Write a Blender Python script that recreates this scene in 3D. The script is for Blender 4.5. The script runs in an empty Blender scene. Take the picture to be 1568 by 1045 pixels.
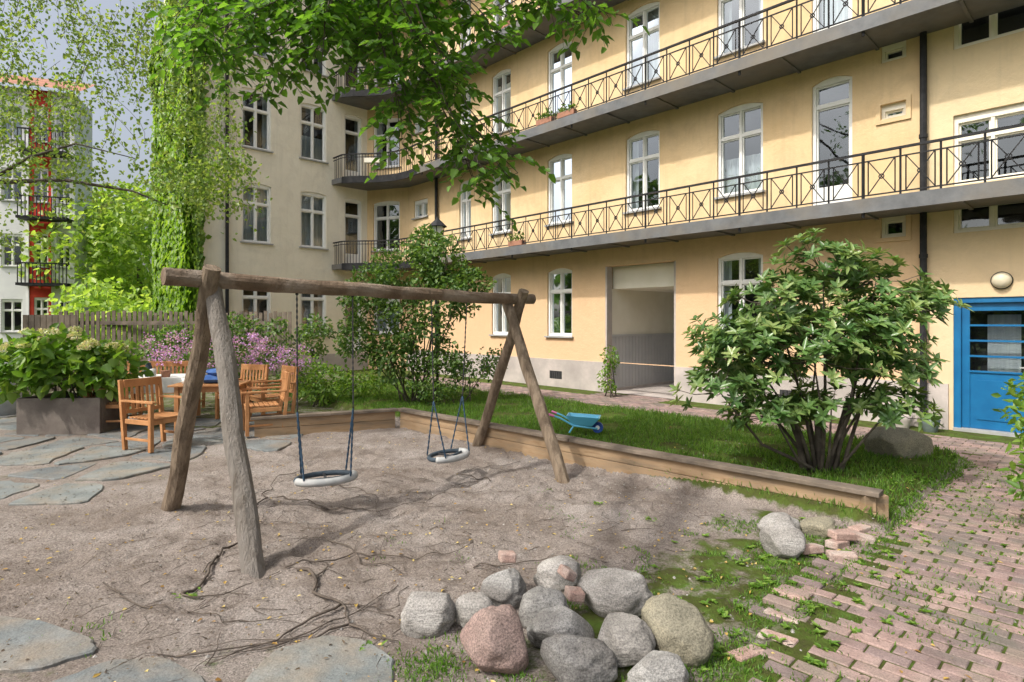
import bpy, math, random
import numpy as np
from mathutils import Vector, Matrix, noise
random.seed(7); rng=np.random.default_rng(7)
scene=bpy.context.scene
R=math.radians
# ------------------------------------------------------------ frames
class Frame:
    def __init__(s,o,a,n): s.o=Vector((o[0],o[1],0)); s.a=Vector((a[0],a[1],0)).normalized(); s.n=Vector((n[0],n[1],0)).normalized()
    def p(s,a,n,z): 
        v=s.o+s.a*a+s.n*n; return (v.x,v.y,z)
FA=Frame((6.84,9.05),(-.689,.725),(-.725,-.689))    # main facade: a = along, n = out into the yard
WI=Frame((-6.5,19.2),(.725,.689),(.689,-.725))      # wing facade
def to_sp(x,y):
    d=Vector((x-6.84,y-9.05,0)); return d.dot(FA.a), d.dot(FA.n)
# ------------------------------------------------------------ materials
def new_mat(name):
    m=bpy.data.materials.new(name); m.use_nodes=True; nt=m.node_tree
    b=nt.nodes['Principled BSDF']; return m,nt,b
def ramp(nt,fac,cols):
    r=nt.nodes.new('ShaderNodeValToRGB'); e=r.color_ramp.elements
    while len(e)<len(cols): e.new(.5)
    for i,(p,c) in enumerate(cols):
        e[i].position=p; e[i].color=(*c,1)
    nt.links.new(fac,r.inputs[0]); return r.outputs[0]
def tnoise(nt,vec,scale,detail=5,rough=.6,dist=0):
    n=nt.nodes.new('ShaderNodeTexNoise'); n.inputs['Scale'].default_value=scale; n.inputs['Detail'].default_value=detail
    n.inputs['Roughness'].default_value=rough; n.inputs['Distortion'].default_value=dist
    nt.links.new(vec,n.inputs['Vector']); return n.outputs['Fac']
def mixc(nt,f,a,b,mode='MIX'):
    m=nt.nodes.new('ShaderNodeMix'); m.data_type='RGBA'; m.blend_type=mode
    for s,v in ((m.inputs[0],f),(m.inputs[6],a),(m.inputs[7],b)):
        if hasattr(v,'is_linked') : nt.links.new(v,s)
        elif isinstance(v,(int,float)): s.default_value=v
        else: s.default_value=(*v,1)
    return m.outputs[2]
def nmat(name,c1,c2,scale=3,rough=.85,bump=.3,bscale=40,bdist=.02,c3=None,c3scale=.7,stretch=None,rnd=None,metal=0,spec=.3,speck=None):
    m,nt,b=new_mat(name); tc=nt.nodes.new('ShaderNodeTexCoord'); vec=tc.outputs['Object']
    if stretch:
        mp=nt.nodes.new('ShaderNodeMapping'); mp.inputs['Scale'].default_value=stretch; nt.links.new(vec,mp.inputs[0]); vec=mp.outputs[0]
    col=ramp(nt,tnoise(nt,vec,scale),[(.35,c1),(.65,c2)])
    if c3: 
        f=ramp(nt,tnoise(nt,vec,c3scale,6),[(.45,(0,0,0)),(.68,(1,1,1))]); col=mixc(nt,f,col,c3)
    if speck:
        f=ramp(nt,tnoise(nt,tc.outputs['Object'],110,3,.8),[(.38,(.45,.45,.45)),(.5,(1,1,1)),(.64,(1.45,1.42,1.4))]); col=mixc(nt,speck,col,f,'MULTIPLY')
    if rnd:
        at=nt.nodes.new('ShaderNodeAttribute'); at.attribute_name='rnd'
        col=mixc(nt,1.0,col,ramp(nt,at.outputs['Fac'],[(0,rnd[0]),(.5,rnd[1]),(1,rnd[2])]),'MULTIPLY')
    nt.links.new(col,b.inputs['Base Color']); b.inputs['Roughness'].default_value=rough
    b.inputs['Metallic'].default_value=metal; b.inputs['Specular IOR Level'].default_value=spec
    if bump:
        bp=nt.nodes.new('ShaderNodeBump'); bp.inputs['Strength'].default_value=bump; bp.inputs['Distance'].default_value=bdist
        nt.links.new(tnoise(nt,vec,bscale,6,.65),bp.inputs['Height']); nt.links.new(bp.outputs[0],b.inputs['Normal'])
    return m
def leafmat(name,a,b_,c,trans=.35,rough=.45):
    m,nt,b=new_mat(name); at=nt.nodes.new('ShaderNodeAttribute'); at.attribute_name='rnd'
    col=ramp(nt,at.outputs['Fac'],[(0,a),(.5,b_),(1,c)])
    nt.links.new(col,b.inputs['Base Color']); b.inputs['Roughness'].default_value=rough
    t=nt.nodes.new('ShaderNodeBsdfTranslucent'); col2=mixc(nt,1.0,col,(1.8,1.8,.8),'MULTIPLY'); nt.links.new(col2,t.inputs[0])
    mx=nt.nodes.new('ShaderNodeMixShader'); mx.inputs[0].default_value=trans
    nt.links.new(b.outputs[0],mx.inputs[1]); nt.links.new(t.outputs[0],mx.inputs[2])
    nt.links.new(mx.outputs[0],nt.nodes['Material Output'].inputs[0]); return m
def stucco(name,c1,c2,dirt,low,lowz):
    m,nt,b=new_mat(name); tc=nt.nodes.new('ShaderNodeTexCoord'); vec=tc.outputs['Object']
    col=ramp(nt,tnoise(nt,vec,.8,7,.6),[(.3,c1),(.7,c2)])
    f=ramp(nt,tnoise(nt,vec,2.2,8,.7,.5),[(.48,(0,0,0)),(.75,(.6,.6,.6))]); col=mixc(nt,f,col,dirt)
    mp=nt.nodes.new('ShaderNodeMapping'); mp.inputs['Scale'].default_value=(3,3,.25); nt.links.new(vec,mp.inputs[0])
    f=ramp(nt,tnoise(nt,mp.outputs[0],2.5,6,.6),[(.52,(0,0,0)),(.8,(.5,.5,.5))]); col=mixc(nt,f,col,dirt)
    sx=nt.nodes.new('ShaderNodeSeparateXYZ'); nt.links.new(vec,sx.inputs[0])
    mr=nt.nodes.new('ShaderNodeMapRange'); mr.inputs[1].default_value=lowz+2.5; mr.inputs[2].default_value=lowz
    mr.inputs[3].default_value=0; mr.inputs[4].default_value=.8; nt.links.new(sx.outputs[2],mr.inputs[0])
    col=mixc(nt,mr.outputs[0],col,low)
    nt.links.new(col,b.inputs['Base Color']); b.inputs['Roughness'].default_value=.92; b.inputs['Specular IOR Level'].default_value=.15
    bp=nt.nodes.new('ShaderNodeBump'); bp.inputs['Strength'].default_value=.6; bp.inputs['Distance'].default_value=.03
    nt.links.new(tnoise(nt,vec,5,9,.7),bp.inputs['Height']); nt.links.new(bp.outputs[0],b.inputs['Normal'])
    return m
M={}
M['ochre']=stucco('ochre_stucco',(.66,.475,.26),(.73,.56,.34),(.50,.37,.22),(.68,.445,.275),1.5)
M['pale']=stucco('pale_ochre_stucco',(.68,.53,.32),(.74,.60,.39),(.53,.43,.28),(.69,.51,.33),1.0)
M['wing']=stucco('wing_stucco',(.74,.69,.57),(.80,.76,.64),(.60,.56,.46),(.76,.67,.50),1.0)
M['plinth']=nmat('plinth_render',(.40,.36,.335),(.52,.465,.43),2.5,c3=(.32,.29,.27))
M['white']=nmat('white_paint',(.74,.74,.71),(.81,.81,.78),5,.5,.1)
M['cream']=nmat('cream_paint',(.76,.72,.60),(.82,.78,.67),2,.7,.1)
M['greyboard']=nmat('grey_boards',(.42,.42,.43),(.48,.48,.48),2,.6,.1)
M['iron']=nmat('black_iron',(.018,.019,.021),(.035,.035,.037),8,.6,.1,spec=.15)
M['deck']=nmat('deck_steel',(.10,.105,.11),(.15,.155,.16),4,.6,.15,c3=(.17,.15,.12))
M['zinc']=nmat('zinc',(.30,.31,.31),(.38,.38,.37),5,.5,.1)
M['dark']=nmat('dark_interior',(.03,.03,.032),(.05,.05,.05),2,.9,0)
M['curtain']=nmat('curtain',(.50,.52,.54),(.68,.69,.69),4,.9,.3,12,.05,stretch=(6,6,.3))
M['pot']=nmat('terracotta',(.28,.14,.09),(.36,.18,.12),8)
M['tile']=nmat('roof_tile',(.34,.15,.10),(.44,.21,.14),5,c3=(.25,.14,.10),c3scale=2)
M['red']=nmat('red_panel',(.50,.04,.03),(.62,.07,.04),3)
M['farwhite']=nmat('far_wall',(.72,.72,.73),(.80,.80,.80),1)
M['blue']=nmat('blue_door_paint',(.006,.11,.27),(.010,.145,.33),3,.35,.1,spec=.5)
m,nt,b=new_mat('window_glass'); M['glass']=m
gl=nt.nodes.new('ShaderNodeBsdfGlossy'); gl.inputs['Roughness'].default_value=.02; gl.inputs[0].default_value=(.85,.93,1,1)
tr=nt.nodes.new('ShaderNodeBsdfTransparent'); tr.inputs[0].default_value=(.72,.78,.80,1)
lw=nt.nodes.new('ShaderNodeFresnel'); lw.inputs[0].default_value=1.5
mr=nt.nodes.new('ShaderNodeMapRange'); mr.inputs[3].default_value=.10; mr.inputs[4].default_value=.9; nt.links.new(lw.outputs[0],mr.inputs[0])
tc=nt.nodes.new('ShaderNodeTexCoord'); bp=nt.nodes.new('ShaderNodeBump'); bp.inputs['Strength'].default_value=.15; bp.inputs['Distance'].default_value=.05
nt.links.new(tnoise(nt,tc.outputs['Object'],1.6,1),bp.inputs['Height']); nt.links.new(bp.outputs[0],gl.inputs['Normal'])
mx=nt.nodes.new('ShaderNodeMixShader'); nt.links.new(mr.outputs[0],mx.inputs[0]); nt.links.new(tr.outputs[0],mx.inputs[1]); nt.links.new(gl.outputs[0],mx.inputs[2])
nt.links.new(mx.outputs[0],nt.nodes['Material Output'].inputs[0])
# ------------------------------------------------------------ mesh builder
class MB:
    def __init__(s): s.v=[]; s.f=[]; s.mi=[]; s.mats=[]; s.cur=0; s.T=None; s.rnd=[]; s.r=.5
    def mat(s,m):
        if m not in s.mats: s.mats.append(m)
        s.cur=s.mats.index(m); return s
    def add(s,vs,fs):
        k=len(s.v)
        if s.T is not None: vs=[tuple(s.T@Vector(v)) for v in vs]
        s.v.extend([tuple(v) for v in vs]); s.f.extend([tuple(i+k for i in f) for f in fs]); s.mi.extend([s.cur]*len(fs)); s.rnd.extend([s.r]*len(fs))
    def hexa(s,c):
        s.add(c,[(0,3,2,1),(4,5,6,7),(0,1,5,4),(1,2,6,5),(2,3,7,6),(3,0,4,7)])
    def box(s,x0,x1,y0,y1,z0,z1):
        s.hexa([(x0,y0,z0),(x1,y0,z0),(x1,y1,z0),(x0,y1,z0),(x0,y0,z1),(x1,y0,z1),(x1,y1,z1),(x0,y1,z1)])
    def fbox(s,F,a0,a1,n0,n1,z0,z1):
        s.hexa([F.p(a0,n0,z0),F.p(a1,n0,z0),F.p(a1,n1,z0),F.p(a0,n1,z0),F.p(a0,n0,z1),F.p(a1,n0,z1),F.p(a1,n1,z1),F.p(a0,n1,z1)])
    def quad(s,a,b,c,d): s.add([a,b,c,d],[(0,1,2,3)])
    def bar(s,p0,p1,w,h=None):
        h=h or w; p0=Vector(p0);p1=Vector(p1); d=(p1-p0).normalized()
        u=Vector((0,0,1)) if abs(d.z)<.95 else Vector((1,0,0))
        x=d.cross(u).normalized()*w/2; y=x.cross(d).normalized()*h/2
        s.hexa([p0-x-y,p0+x-y,p0+x+y,p0-x+y,p1-x-y,p1+x-y,p1+x+y,p1-x+y])
    def tube(s,pts,rad,n=8,cap=True,wob=0):
        pts=[Vector(p) for p in pts]; 
        if not isinstance(rad,(list,tuple)): rad=[rad]*len(pts)
        vs=[];fs=[]; prev=None
        for i,p in enumerate(pts):
            d=(pts[min(i+1,len(pts)-1)]-pts[max(i-1,0)]).normalized()
            if prev is None:
                u=Vector((0,0,1)) if abs(d.z)<.9 else Vector((1,0,0)); x=d.cross(u).normalized()
            else: x=(prev-d*prev.dot(d)).normalized()
            prev=x; y=d.cross(x)
            for k in range(n):
                a=2*math.pi*k/n; r=rad[i]*(1+wob*noise.noise(Vector((p.x*3+math.cos(a)*2,p.y*3+math.sin(a)*2,p.z*3))))
                vs.append(p+x*math.cos(a)*r+y*math.sin(a)*r)
        for i in range(len(pts)-1):
            for k in range(n):
                k2=(k+1)%n; fs.append((i*n+k,i*n+k2,(i+1)*n+k2,(i+1)*n+k))
        if cap: fs.append(tuple(range(n))[::-1]); fs.append(tuple((len(pts)-1)*n+k for k in range(n)))
        s.add(vs,fs)
    def lathe(s,c,prof,n=20):
        vs=[];fs=[]
        for r,z in prof:
            for k in range(n): a=2*math.pi*k/n; vs.append((c[0]+r*math.cos(a),c[1]+r*math.sin(a),c[2]+z))
        for i in range(len(prof)-1):
            for k in range(n): k2=(k+1)%n; fs.append((i*n+k,i*n+k2,(i+1)*n+k2,(i+1)*n+k))
        s.add(vs,fs)
    def build(s,name,parent=None,smooth=False,bevel=0):
        me=bpy.data.meshes.new(name); me.from_pydata(s.v,[],s.f)
        for m in s.mats: me.materials.append(m)
        me.polygons.foreach_set('material_index',s.mi)
        at=me.attributes.new('rnd','FLOAT','FACE'); at.data.foreach_set('value',s.rnd)
        if smooth: me.polygons.foreach_set('use_smooth',[True]*len(s.f))
        me.update(); o=bpy.data.objects.new(name,me); scene.collection.objects.link(o)
        if parent: o.parent=parent
        if bevel:
            md=o.modifiers.new('bevel','BEVEL'); md.width=bevel; md.segments=2; md.limit_method='ANGLE'
        return o
def empty(name):
    o=bpy.data.objects.new(name,None); scene.collection.objects.link(o); return o
def leaves(name,C,D,N,L,Wd,mat,parent=None,fold=.25,droop=.15,rnd=None):
    C=np.asarray(C,float);D=np.asarray(D,float);N=np.asarray(N,float);n=len(C)
    D/=np.linalg.norm(D,axis=1)[:,None]+1e-9
    S=np.cross(D,N); S/=np.linalg.norm(S,axis=1)[:,None]+1e-9; N=np.cross(S,D)
    L=np.broadcast_to(np.asarray(L,float),(n,))[:,None]; Wd=np.broadcast_to(np.asarray(Wd,float),(n,))[:,None]
    V=np.empty((n,6,3))
    V[:,0]=C; V[:,1]=C+D*L*.33-S*Wd*.5+N*Wd*fold; V[:,2]=C+D*L*.72-S*Wd*.36+N*(Wd*fold*.6-L*droop*.5)
    V[:,3]=C+D*L-N*L*droop; V[:,4]=C+D*L*.72+S*Wd*.36+N*(Wd*fold*.6-L*droop*.5); V[:,5]=C+D*L*.33+S*Wd*.5+N*Wd*fold
    me=bpy.data.meshes.new(name); me.vertices.add(n*6); me.vertices.foreach_set('co',V.reshape(-1))
    base=np.arange(n)[:,None]*6; idx=(base+np.array([0,1,2,3,0,3,4,5])[None]).reshape(-1)
    me.loops.add(n*8); me.loops.foreach_set('vertex_index',idx.astype(np.int32))
    me.polygons.add(n*2); me.polygons.foreach_set('loop_start',np.arange(n*2,dtype=np.int32)*4)
    try: me.polygons.foreach_set('loop_total',np.full(n*2,4,dtype=np.int32))
    except Exception: pass
    me.materials.append(mat)
    at=me.attributes.new('rnd','FLOAT','FACE'); rv=rng.random(n) if rnd is None else rnd
    at.data.foreach_set('value',np.repeat(rv,2)); me.update(calc_edges=True)
    o=bpy.data.objects.new(name,me); scene.collection.objects.link(o)
    if parent: o.parent=parent
    return o
def rv(n): 
    v=rng.normal(size=(n,3)); return v/np.linalg.norm(v,axis=1)[:,None]
def blob(lobes,n,shell=.55,th=-.22):
    vol=np.array([l[3]*l[4]*l[5] for l in lobes])**.7; pr=vol/vol.sum(); ix=rng.choice(len(lobes),n,p=pr)
    l=np.array(lobes)[ix]; d=rv(n); r=shell+(1-shell)*rng.random(n)**.6
    P=l[:,:3]+d*l[:,3:6]*r[:,None]
    keep=np.array([noise.noise(Vector(p)*2.2)>th for p in P])
    return P[keep],d[keep]
# ------------------------------------------------------------ walls and windows
def wall(mb,F,a0,a1,z0,z1,ops,m,depth=.2):
    A=sorted({a0,a1,*[x for o in ops for x in o[:2]]}); Z=sorted({z0,z1,*[x for o in ops for x in o[2:4]]})
    mb.mat(m)
    for i in range(len(A)-1):
        for j in range(len(Z)-1):
            ca=(A[i]+A[i+1])/2; cz=(Z[j]+Z[j+1])/2
            if any(o[0]<ca<o[1] and o[2]<cz<o[3] for o in ops): continue
            mb.quad(F.p(A[i],0,Z[j]),F.p(A[i+1],0,Z[j]),F.p(A[i+1],0,Z[j+1]),F.p(A[i],0,Z[j+1]))
    for o in ops:
        x0,x1,y0,y1=o[:4]; rise=o[4] if len(o)>4 else 0; d=-depth
        mb.quad(F.p(x0,0,y0),F.p(x0,d,y0),F.p(x0,d,y1-rise),F.p(x0,0,y1-rise))
        mb.quad(F.p(x1,0,y0),F.p(x1,0,y1-rise),F.p(x1,d,y1-rise),F.p(x1,d,y0))
        mb.quad(F.p(x0,0,y0),F.p(x1,0,y0),F.p(x1,d,y0),F.p(x0,d,y0))
        K=10; arc=[(x0+(x1-x0)*k/K, y1-rise*(2*k/K-1)**2) for k in range(K+1)]
        for k in range(K):
            p,q=arc[k],arc[k+1]
            mb.quad(F.p(p[0],0,p[1]),F.p(q[0],0,q[1]),F.p(q[0],d,q[1]),F.p(p[0],d,p[1]))
            if rise: mb.quad(F.p(p[0],0,p[1]),F.p(q[0],0,q[1]),F.p(q[0],0,y1),F.p(p[0],0,y1))
def window(mb,F,x0,x1,z0,z1,cols=2,transom=.66,curt=None,door=False,sill=True,frame=None,fw=.055):
    fr=frame or M['white']; mb.mat(fr); i,o=-.17,-.05
    mb.fbox(F,x0,x0+fw,i,o,z0,z1); mb.fbox(F,x1-fw,x1,i,o,z0,z1)
    mb.fbox(F,x0+fw,x1-fw,i,o-.002,z0,z0+fw); mb.fbox(F,x0+fw,x1-fw,i,o-.002,z1-fw*2.1,z1)
    zt=z0+(z1-z0)*transom; ax0,ax1=x0+fw,x1-fw
    if transom<1: mb.fbox(F,ax0,ax1,i,o-.015,zt-.03,zt+.03)
    w=(ax1-ax0)/cols
    for c in range(cols):
        b0=ax0+w*c; b1=b0+w
        if c: mb.fbox(F,b0-.022,b0+.022,i,o-.01,z0+fw,z1-fw*2.1)
        parts=[(z0+fw,zt-.03),(zt+.03,z1-fw*2.1)] if transom<1 else [(z0+fw,z1-fw*2.1)]
        for (s0,s1) in parts:
            t=.026; e0=b0+(.022 if c else 0); e1=b1-(.022 if c<cols-1 else 0)
            mb.fbox(F,e0,e0+t,-.15,-.095,s0,s1); mb.fbox(F,e1-t,e1,-.15,-.095,s0,s1)
            mb.fbox(F,e0+t,e1-t,-.15,-.096,s0,s0+t); mb.fbox(F,e0+t,e1-t,-.15,-.096,s1-t,s1)
    if door: mb.fbox(F,ax0+.01,ax1-.01,-.15,-.088,z0+fw,z0+(z1-z0)*.2)
    mb.mat(M['glass']); mb.quad(F.p(ax0,-.125,z0),F.p(ax1,-.125,z0),F.p(ax1,-.125,z1),F.p(ax0,-.125,z1))
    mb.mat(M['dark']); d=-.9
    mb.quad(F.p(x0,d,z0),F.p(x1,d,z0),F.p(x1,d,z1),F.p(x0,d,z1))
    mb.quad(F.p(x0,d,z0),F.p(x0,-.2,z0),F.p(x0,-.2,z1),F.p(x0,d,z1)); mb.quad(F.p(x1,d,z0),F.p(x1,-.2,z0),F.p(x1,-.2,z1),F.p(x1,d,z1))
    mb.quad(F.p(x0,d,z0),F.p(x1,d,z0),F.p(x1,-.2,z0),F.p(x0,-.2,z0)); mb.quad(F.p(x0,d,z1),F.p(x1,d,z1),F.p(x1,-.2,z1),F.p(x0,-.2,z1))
    c=random.random() if curt is None else curt
    mb.mat(M['curtain'])
    def cur(u0,u1,v0,v1):
        n=max(4,int((u1-u0)/.04)); 
        for k in range(n):
            a=u0+(u1-u0)*k/n; b=u0+(u1-u0)*(k+1)/n; na=-.26+.018*math.sin(k*1.9); nb=-.26+.018*math.sin((k+1)*1.9)
            mb.quad(F.p(a,na,v0),F.p(b,nb,v0),F.p(b,nb,v1),F.p(a,na,v1))
    W=x1-x0
    if c<.3: cur(x0,x0+W*.2,z0,z1); cur(x1-W*.2,x1,z0,z1)
    elif c<.45: cur(x0,x1,z0+(z1-z0)*.0,z0+(z1-z0)*.45)
    elif c<.52: cur(x0,x1,z0,z1)
    elif c<.7: mb.mat(M['pot']); mb.fbox(F,x0+W*.3,x0+W*.45,-.3,-.2,z0+.02,z0+.15)
    if sill:
        mb.mat(M['zinc']); mb.fbox(F,x0-.05,x1+.05,-.05,.07,z0-.035,z0+.004)
# ---------------- main facade building
H=14.6; RISE=.09
cols_=[(1.41,2.07),(2.95,3.88),(5.22,6.12),(7.74,8.59),(9.98,10.78),(11.72,12.28)]
ops=[];wins=[]
def addw(x0,x1,z0,z1,r=RISE,**k): ops.append((x0,x1,z0,z1,r)); wins.append((x0,x1,z0,z1,k))
for fl,zb in enumerate((4.2,7.05,9.9,12.75)):
    for ci,(x0,x1) in enumerate(cols_):
        zt=min(zb+1.78,H-.1)
        if ci==0 and fl==0: addw(x0,x1,3.62,6.02,door=True,transom=.8,cols=1,sill=False,curt=.9)
        elif ci==0 : addw(x0,x1,zb-.55,zt,door=True,transom=.8,cols=1,sill=False)
        else: addw(x0,x1,zb,zt)
for ci in (1,3,4): addw(*cols_[ci],1.31,3.06)
addw(13.95,14.75,5.15,5.75,0,cols=2,transom=1); addw(13.95,14.75,8.0,8.6,0,cols=2,transom=1)
for z0,z1 in ((3.08,3.46),(5.05,5.3),(6.0,6.3)): addw(.62,.98,z0,z1,0,cols=1,transom=1,sill=False,frame=M['cream'],curt=.9,fw=.05)
house=empty('apartment_house')
mb=MB(); PZ=.72
mainops=[o for o in ops if o[0]>.37]
wall(mb,FA,.37,15.1,PZ,H,mainops+[(4.82,6.70,PZ,3.0)],M['ochre'])
mb.mat(M['ochre'])
for z0,z1 in ((3.08,3.46),(5.05,5.3)):   # raised surrounds of the small windows
    mb.fbox(FA,.55,.62,.001,.03,z0-.07,z1+.07); mb.fbox(FA,.98,1.05,.001,.03,z0-.07,z1+.07); mb.fbox(FA,.62,.98,.001,.029,z0-.07,z0); mb.fbox(FA,.62,.98,.001,.029,z1,z1+.07)
mb.build('facade_wall',house)
mb=MB(); mb.mat(M['plinth'])
for a0,a1 in ((.37,4.82),(6.70,15.1)): mb.fbox(FA,a0,a1,-.1,.035,-.3,PZ)
mb.mat(M['dark']); 
for a in (8.05,2.2,10.8): mb.fbox(FA,a,a+.42,.0,.04,.22,.42)
mb.mat(M['iron'])
for a in (8.05,2.2,10.8):
    for k in range(5): mb.bar(FA.p(a+.06+k*.075,.045,.22),FA.p(a+.06+k*.075,.045,.42),.012)
mb.build('plinth',house)
mb=MB()
for w in wins: window(mb,FA,w[0],w[1],w[2],w[3],**w[4])
mb.build('windows',house)
# passage through the house (open at both ends)
mb=MB(); BK=-5.0
mb.mat(M['cream']); mb.fbox(FA,4.82,6.70,-.36,-.28,2.47,3.0)
mb.mat(M['cream']); mb.quad(FA.p(4.82,-.36,2.47),FA.p(6.7,-.36,2.47),FA.p(6.7,BK,2.47),FA.p(4.82,BK,2.47))
for a,s in ((6.70,-1),(4.82,1)):
    mb.mat(M['cream']); mb.fbox(FA,min(a,a+s*.02),max(a,a+s*.02),BK,-.2,1.32,2.47)
    mb.mat(M['greyboard']); 
    for k in range(33): mb.fbox(FA,min(a,a+s*.04),max(a,a+s*.04),-.21-k*.14-.13,-.21-k*.14,.08,1.32)
    mb.fbox(FA,min(a,a+s*.06),max(a,a+s*.06),BK,-.2,1.32,1.37)
    mb.mat(M['plinth']); mb.fbox(FA,min(a,a+s*.05),max(a,a+s*.05),BK,-.1,-.1,.08); mb.fbox(FA,min(a,a+s*.045),max(a,a+s*.045),-.2,.0,.08,2.99)
mb.mat(M['plinth']); mb.quad(FA.p(4.82,0,.02),FA.p(6.7,0,.02),FA.p(6.7,BK,.02),FA.p(4.82,BK,.02))
mb.build('gateway_passage',house)
# stair tower part on the right
ops2=[(-1.35,0,3.80,4.88),(-1.35,0,3.06,3.58),(-1.35,0,5.9,6.52),(-1.35,0,6.75,7.8),(-1.15,.0,.0,2.06),(-1.35,0,9.2,10.4)]
mb=MB(); wall(mb,FA,-7,.37,0,H,ops2,M['pale']); mb.build('stair_wall',house)
mb=MB()
for o in ops2:
    if o[2]>1: window(mb,FA,o[0],o[1],o[2],o[3],cols=3,transom=.66 if o[3]-o[2]>.7 else 1,curt=.9,frame=M['cream'],sill=False)
mb.mat(M['plinth']); mb.fbox(FA,.06,.37,-.1,.033,-.3,PZ+.0); mb.fbox(FA,-7,-1.2,-.1,.033,-.3,PZ)
mb.build('stair_windows',house)
# blue door
mb=MB(); mb.mat(M['blue'])
mb.fbox(FA,-.09,.0,-.2,-.02,.0,2.06); mb.fbox(FA,-1.15,-1.06,-.2,-.02,0,2.06); mb.fbox(FA,-1.06,-.09,-.2,-.022,1.98,2.06)
mb.fbox(FA,-1.06,-.96,-.13,-.08,.06,1.98); mb.fbox(FA,-.19,-.09,-.13,-.08,.06,1.98)
zs=[.93,1.165,1.40,1.635,1.87]
for i,z in enumerate(zs): mb.fbox(FA,-.96,-.19,-.13,-.078,z-.014,z+.014)
mb.fbox(FA,-.96,-.19,-.129,-.081,1.885,1.98)
mb.fbox(FA,-.96,-.19,-.125,-.1,.06,.914); mb.fbox(FA,-.88,-.27,-.12,-.088,.2,.80)
mb.mat(M['glass']); mb.quad(FA.p(-.96,-.105,.93),FA.p(-.19,-.105,.93),FA.p(-.19,-.105,1.9),FA.p(-.96,-.105,1.9))
mb.mat(M['curtain']); mb.quad(FA.p(-.75,-.5,.5),FA.p(-.35,-.5,.5),FA.p(-.35,-.5,1.8),FA.p(-.75,-.5,1.8))
mb.mat(M['dark']); mb.quad(FA.p(-1.1,-.6,0),FA.p(0,-.6,0),FA.p(0,-.6,2.1),FA.p(-1.1,-.6,2.1))
mb.mat(M['zinc']); mb.fbox(FA,-1.15,.0,-.2,.04,-.05,.055); mb.bar(FA.p(-.9,-.03,1.02),FA.p(-.78,-.03,1.02),.02); mb.bar(FA.p(-.9,-.09,1.02),FA.p(-.9,-.03,1.02),.02)
mb.build('blue_door',house)
mb=MB(); mb.mat(M['iron']); 
c=FA.p(-.58,.06,2.3)
lampglass=nmat('lamp_glass',(.62,.56,.42),(.70,.62,.46),2,.35,0)
T=Matrix.Translation(c)@FA.n.to_track_quat('Z','Y').to_matrix().to_4x4(); mb.T=T
mb.lathe((0,0,-.06),[(.0,0),(.13,0),(.13,.03),(.12,.035)],24); mb.mat(lampglass); mb.lathe((0,0,-.03),[(.12,0),(.11,.04),(.085,.07),(.045,.09),(0,.095)],24)
mb.build('wall_lamp',house,smooth=True)
mb=MB(); mb.mat(M['iron'])
for a in (.37,13.35):
    mb.tube([FA.p(a,.09,.0),FA.p(a,.09,H)],.05,10)
    for z in np.arange(.8,H,1.9): mb.tube([FA.p(a,.09,z),FA.p(a,.09,z+.06)],.062,10); mb.bar(FA.p(a,0,z+.03),FA.p(a,.09,z+.03),.03)
mb.build('drainpipes',house)
mb=MB(); mb.mat(M['ochre']); mb.quad(FA.p(-7,0,0),FA.p(-7,BK,0),FA.p(-7,BK,H),FA.p(-7,0,H))
BF=Frame(FA.p(0,BK,0)[:2],FA.a[:2],FA.n[:2]); wall(mb,BF,-7,15.4,0,H,[(4.82,6.70,0,2.47)],M['ochre'],depth=.0)
mb.mat(M['white']); mb.fbox(FA,-7.2,15.1,-.1,.35,H,H+.25)
mb.mat(M['tile']); mb.quad(FA.p(-7.2,.4,H+.26),FA.p(15.5,.4,H+.26),FA.p(15.5,-2.5,H+2),FA.p(-7.2,-2.5,H+2)); mb.quad(FA.p(-7.2,BK-.3,H+.26),FA.p(15.5,BK-.3,H+.26),FA.p(15.5,-2.5,H+2),FA.p(-7.2,-2.5,H+2))
mb.build('roof',house)
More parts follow.
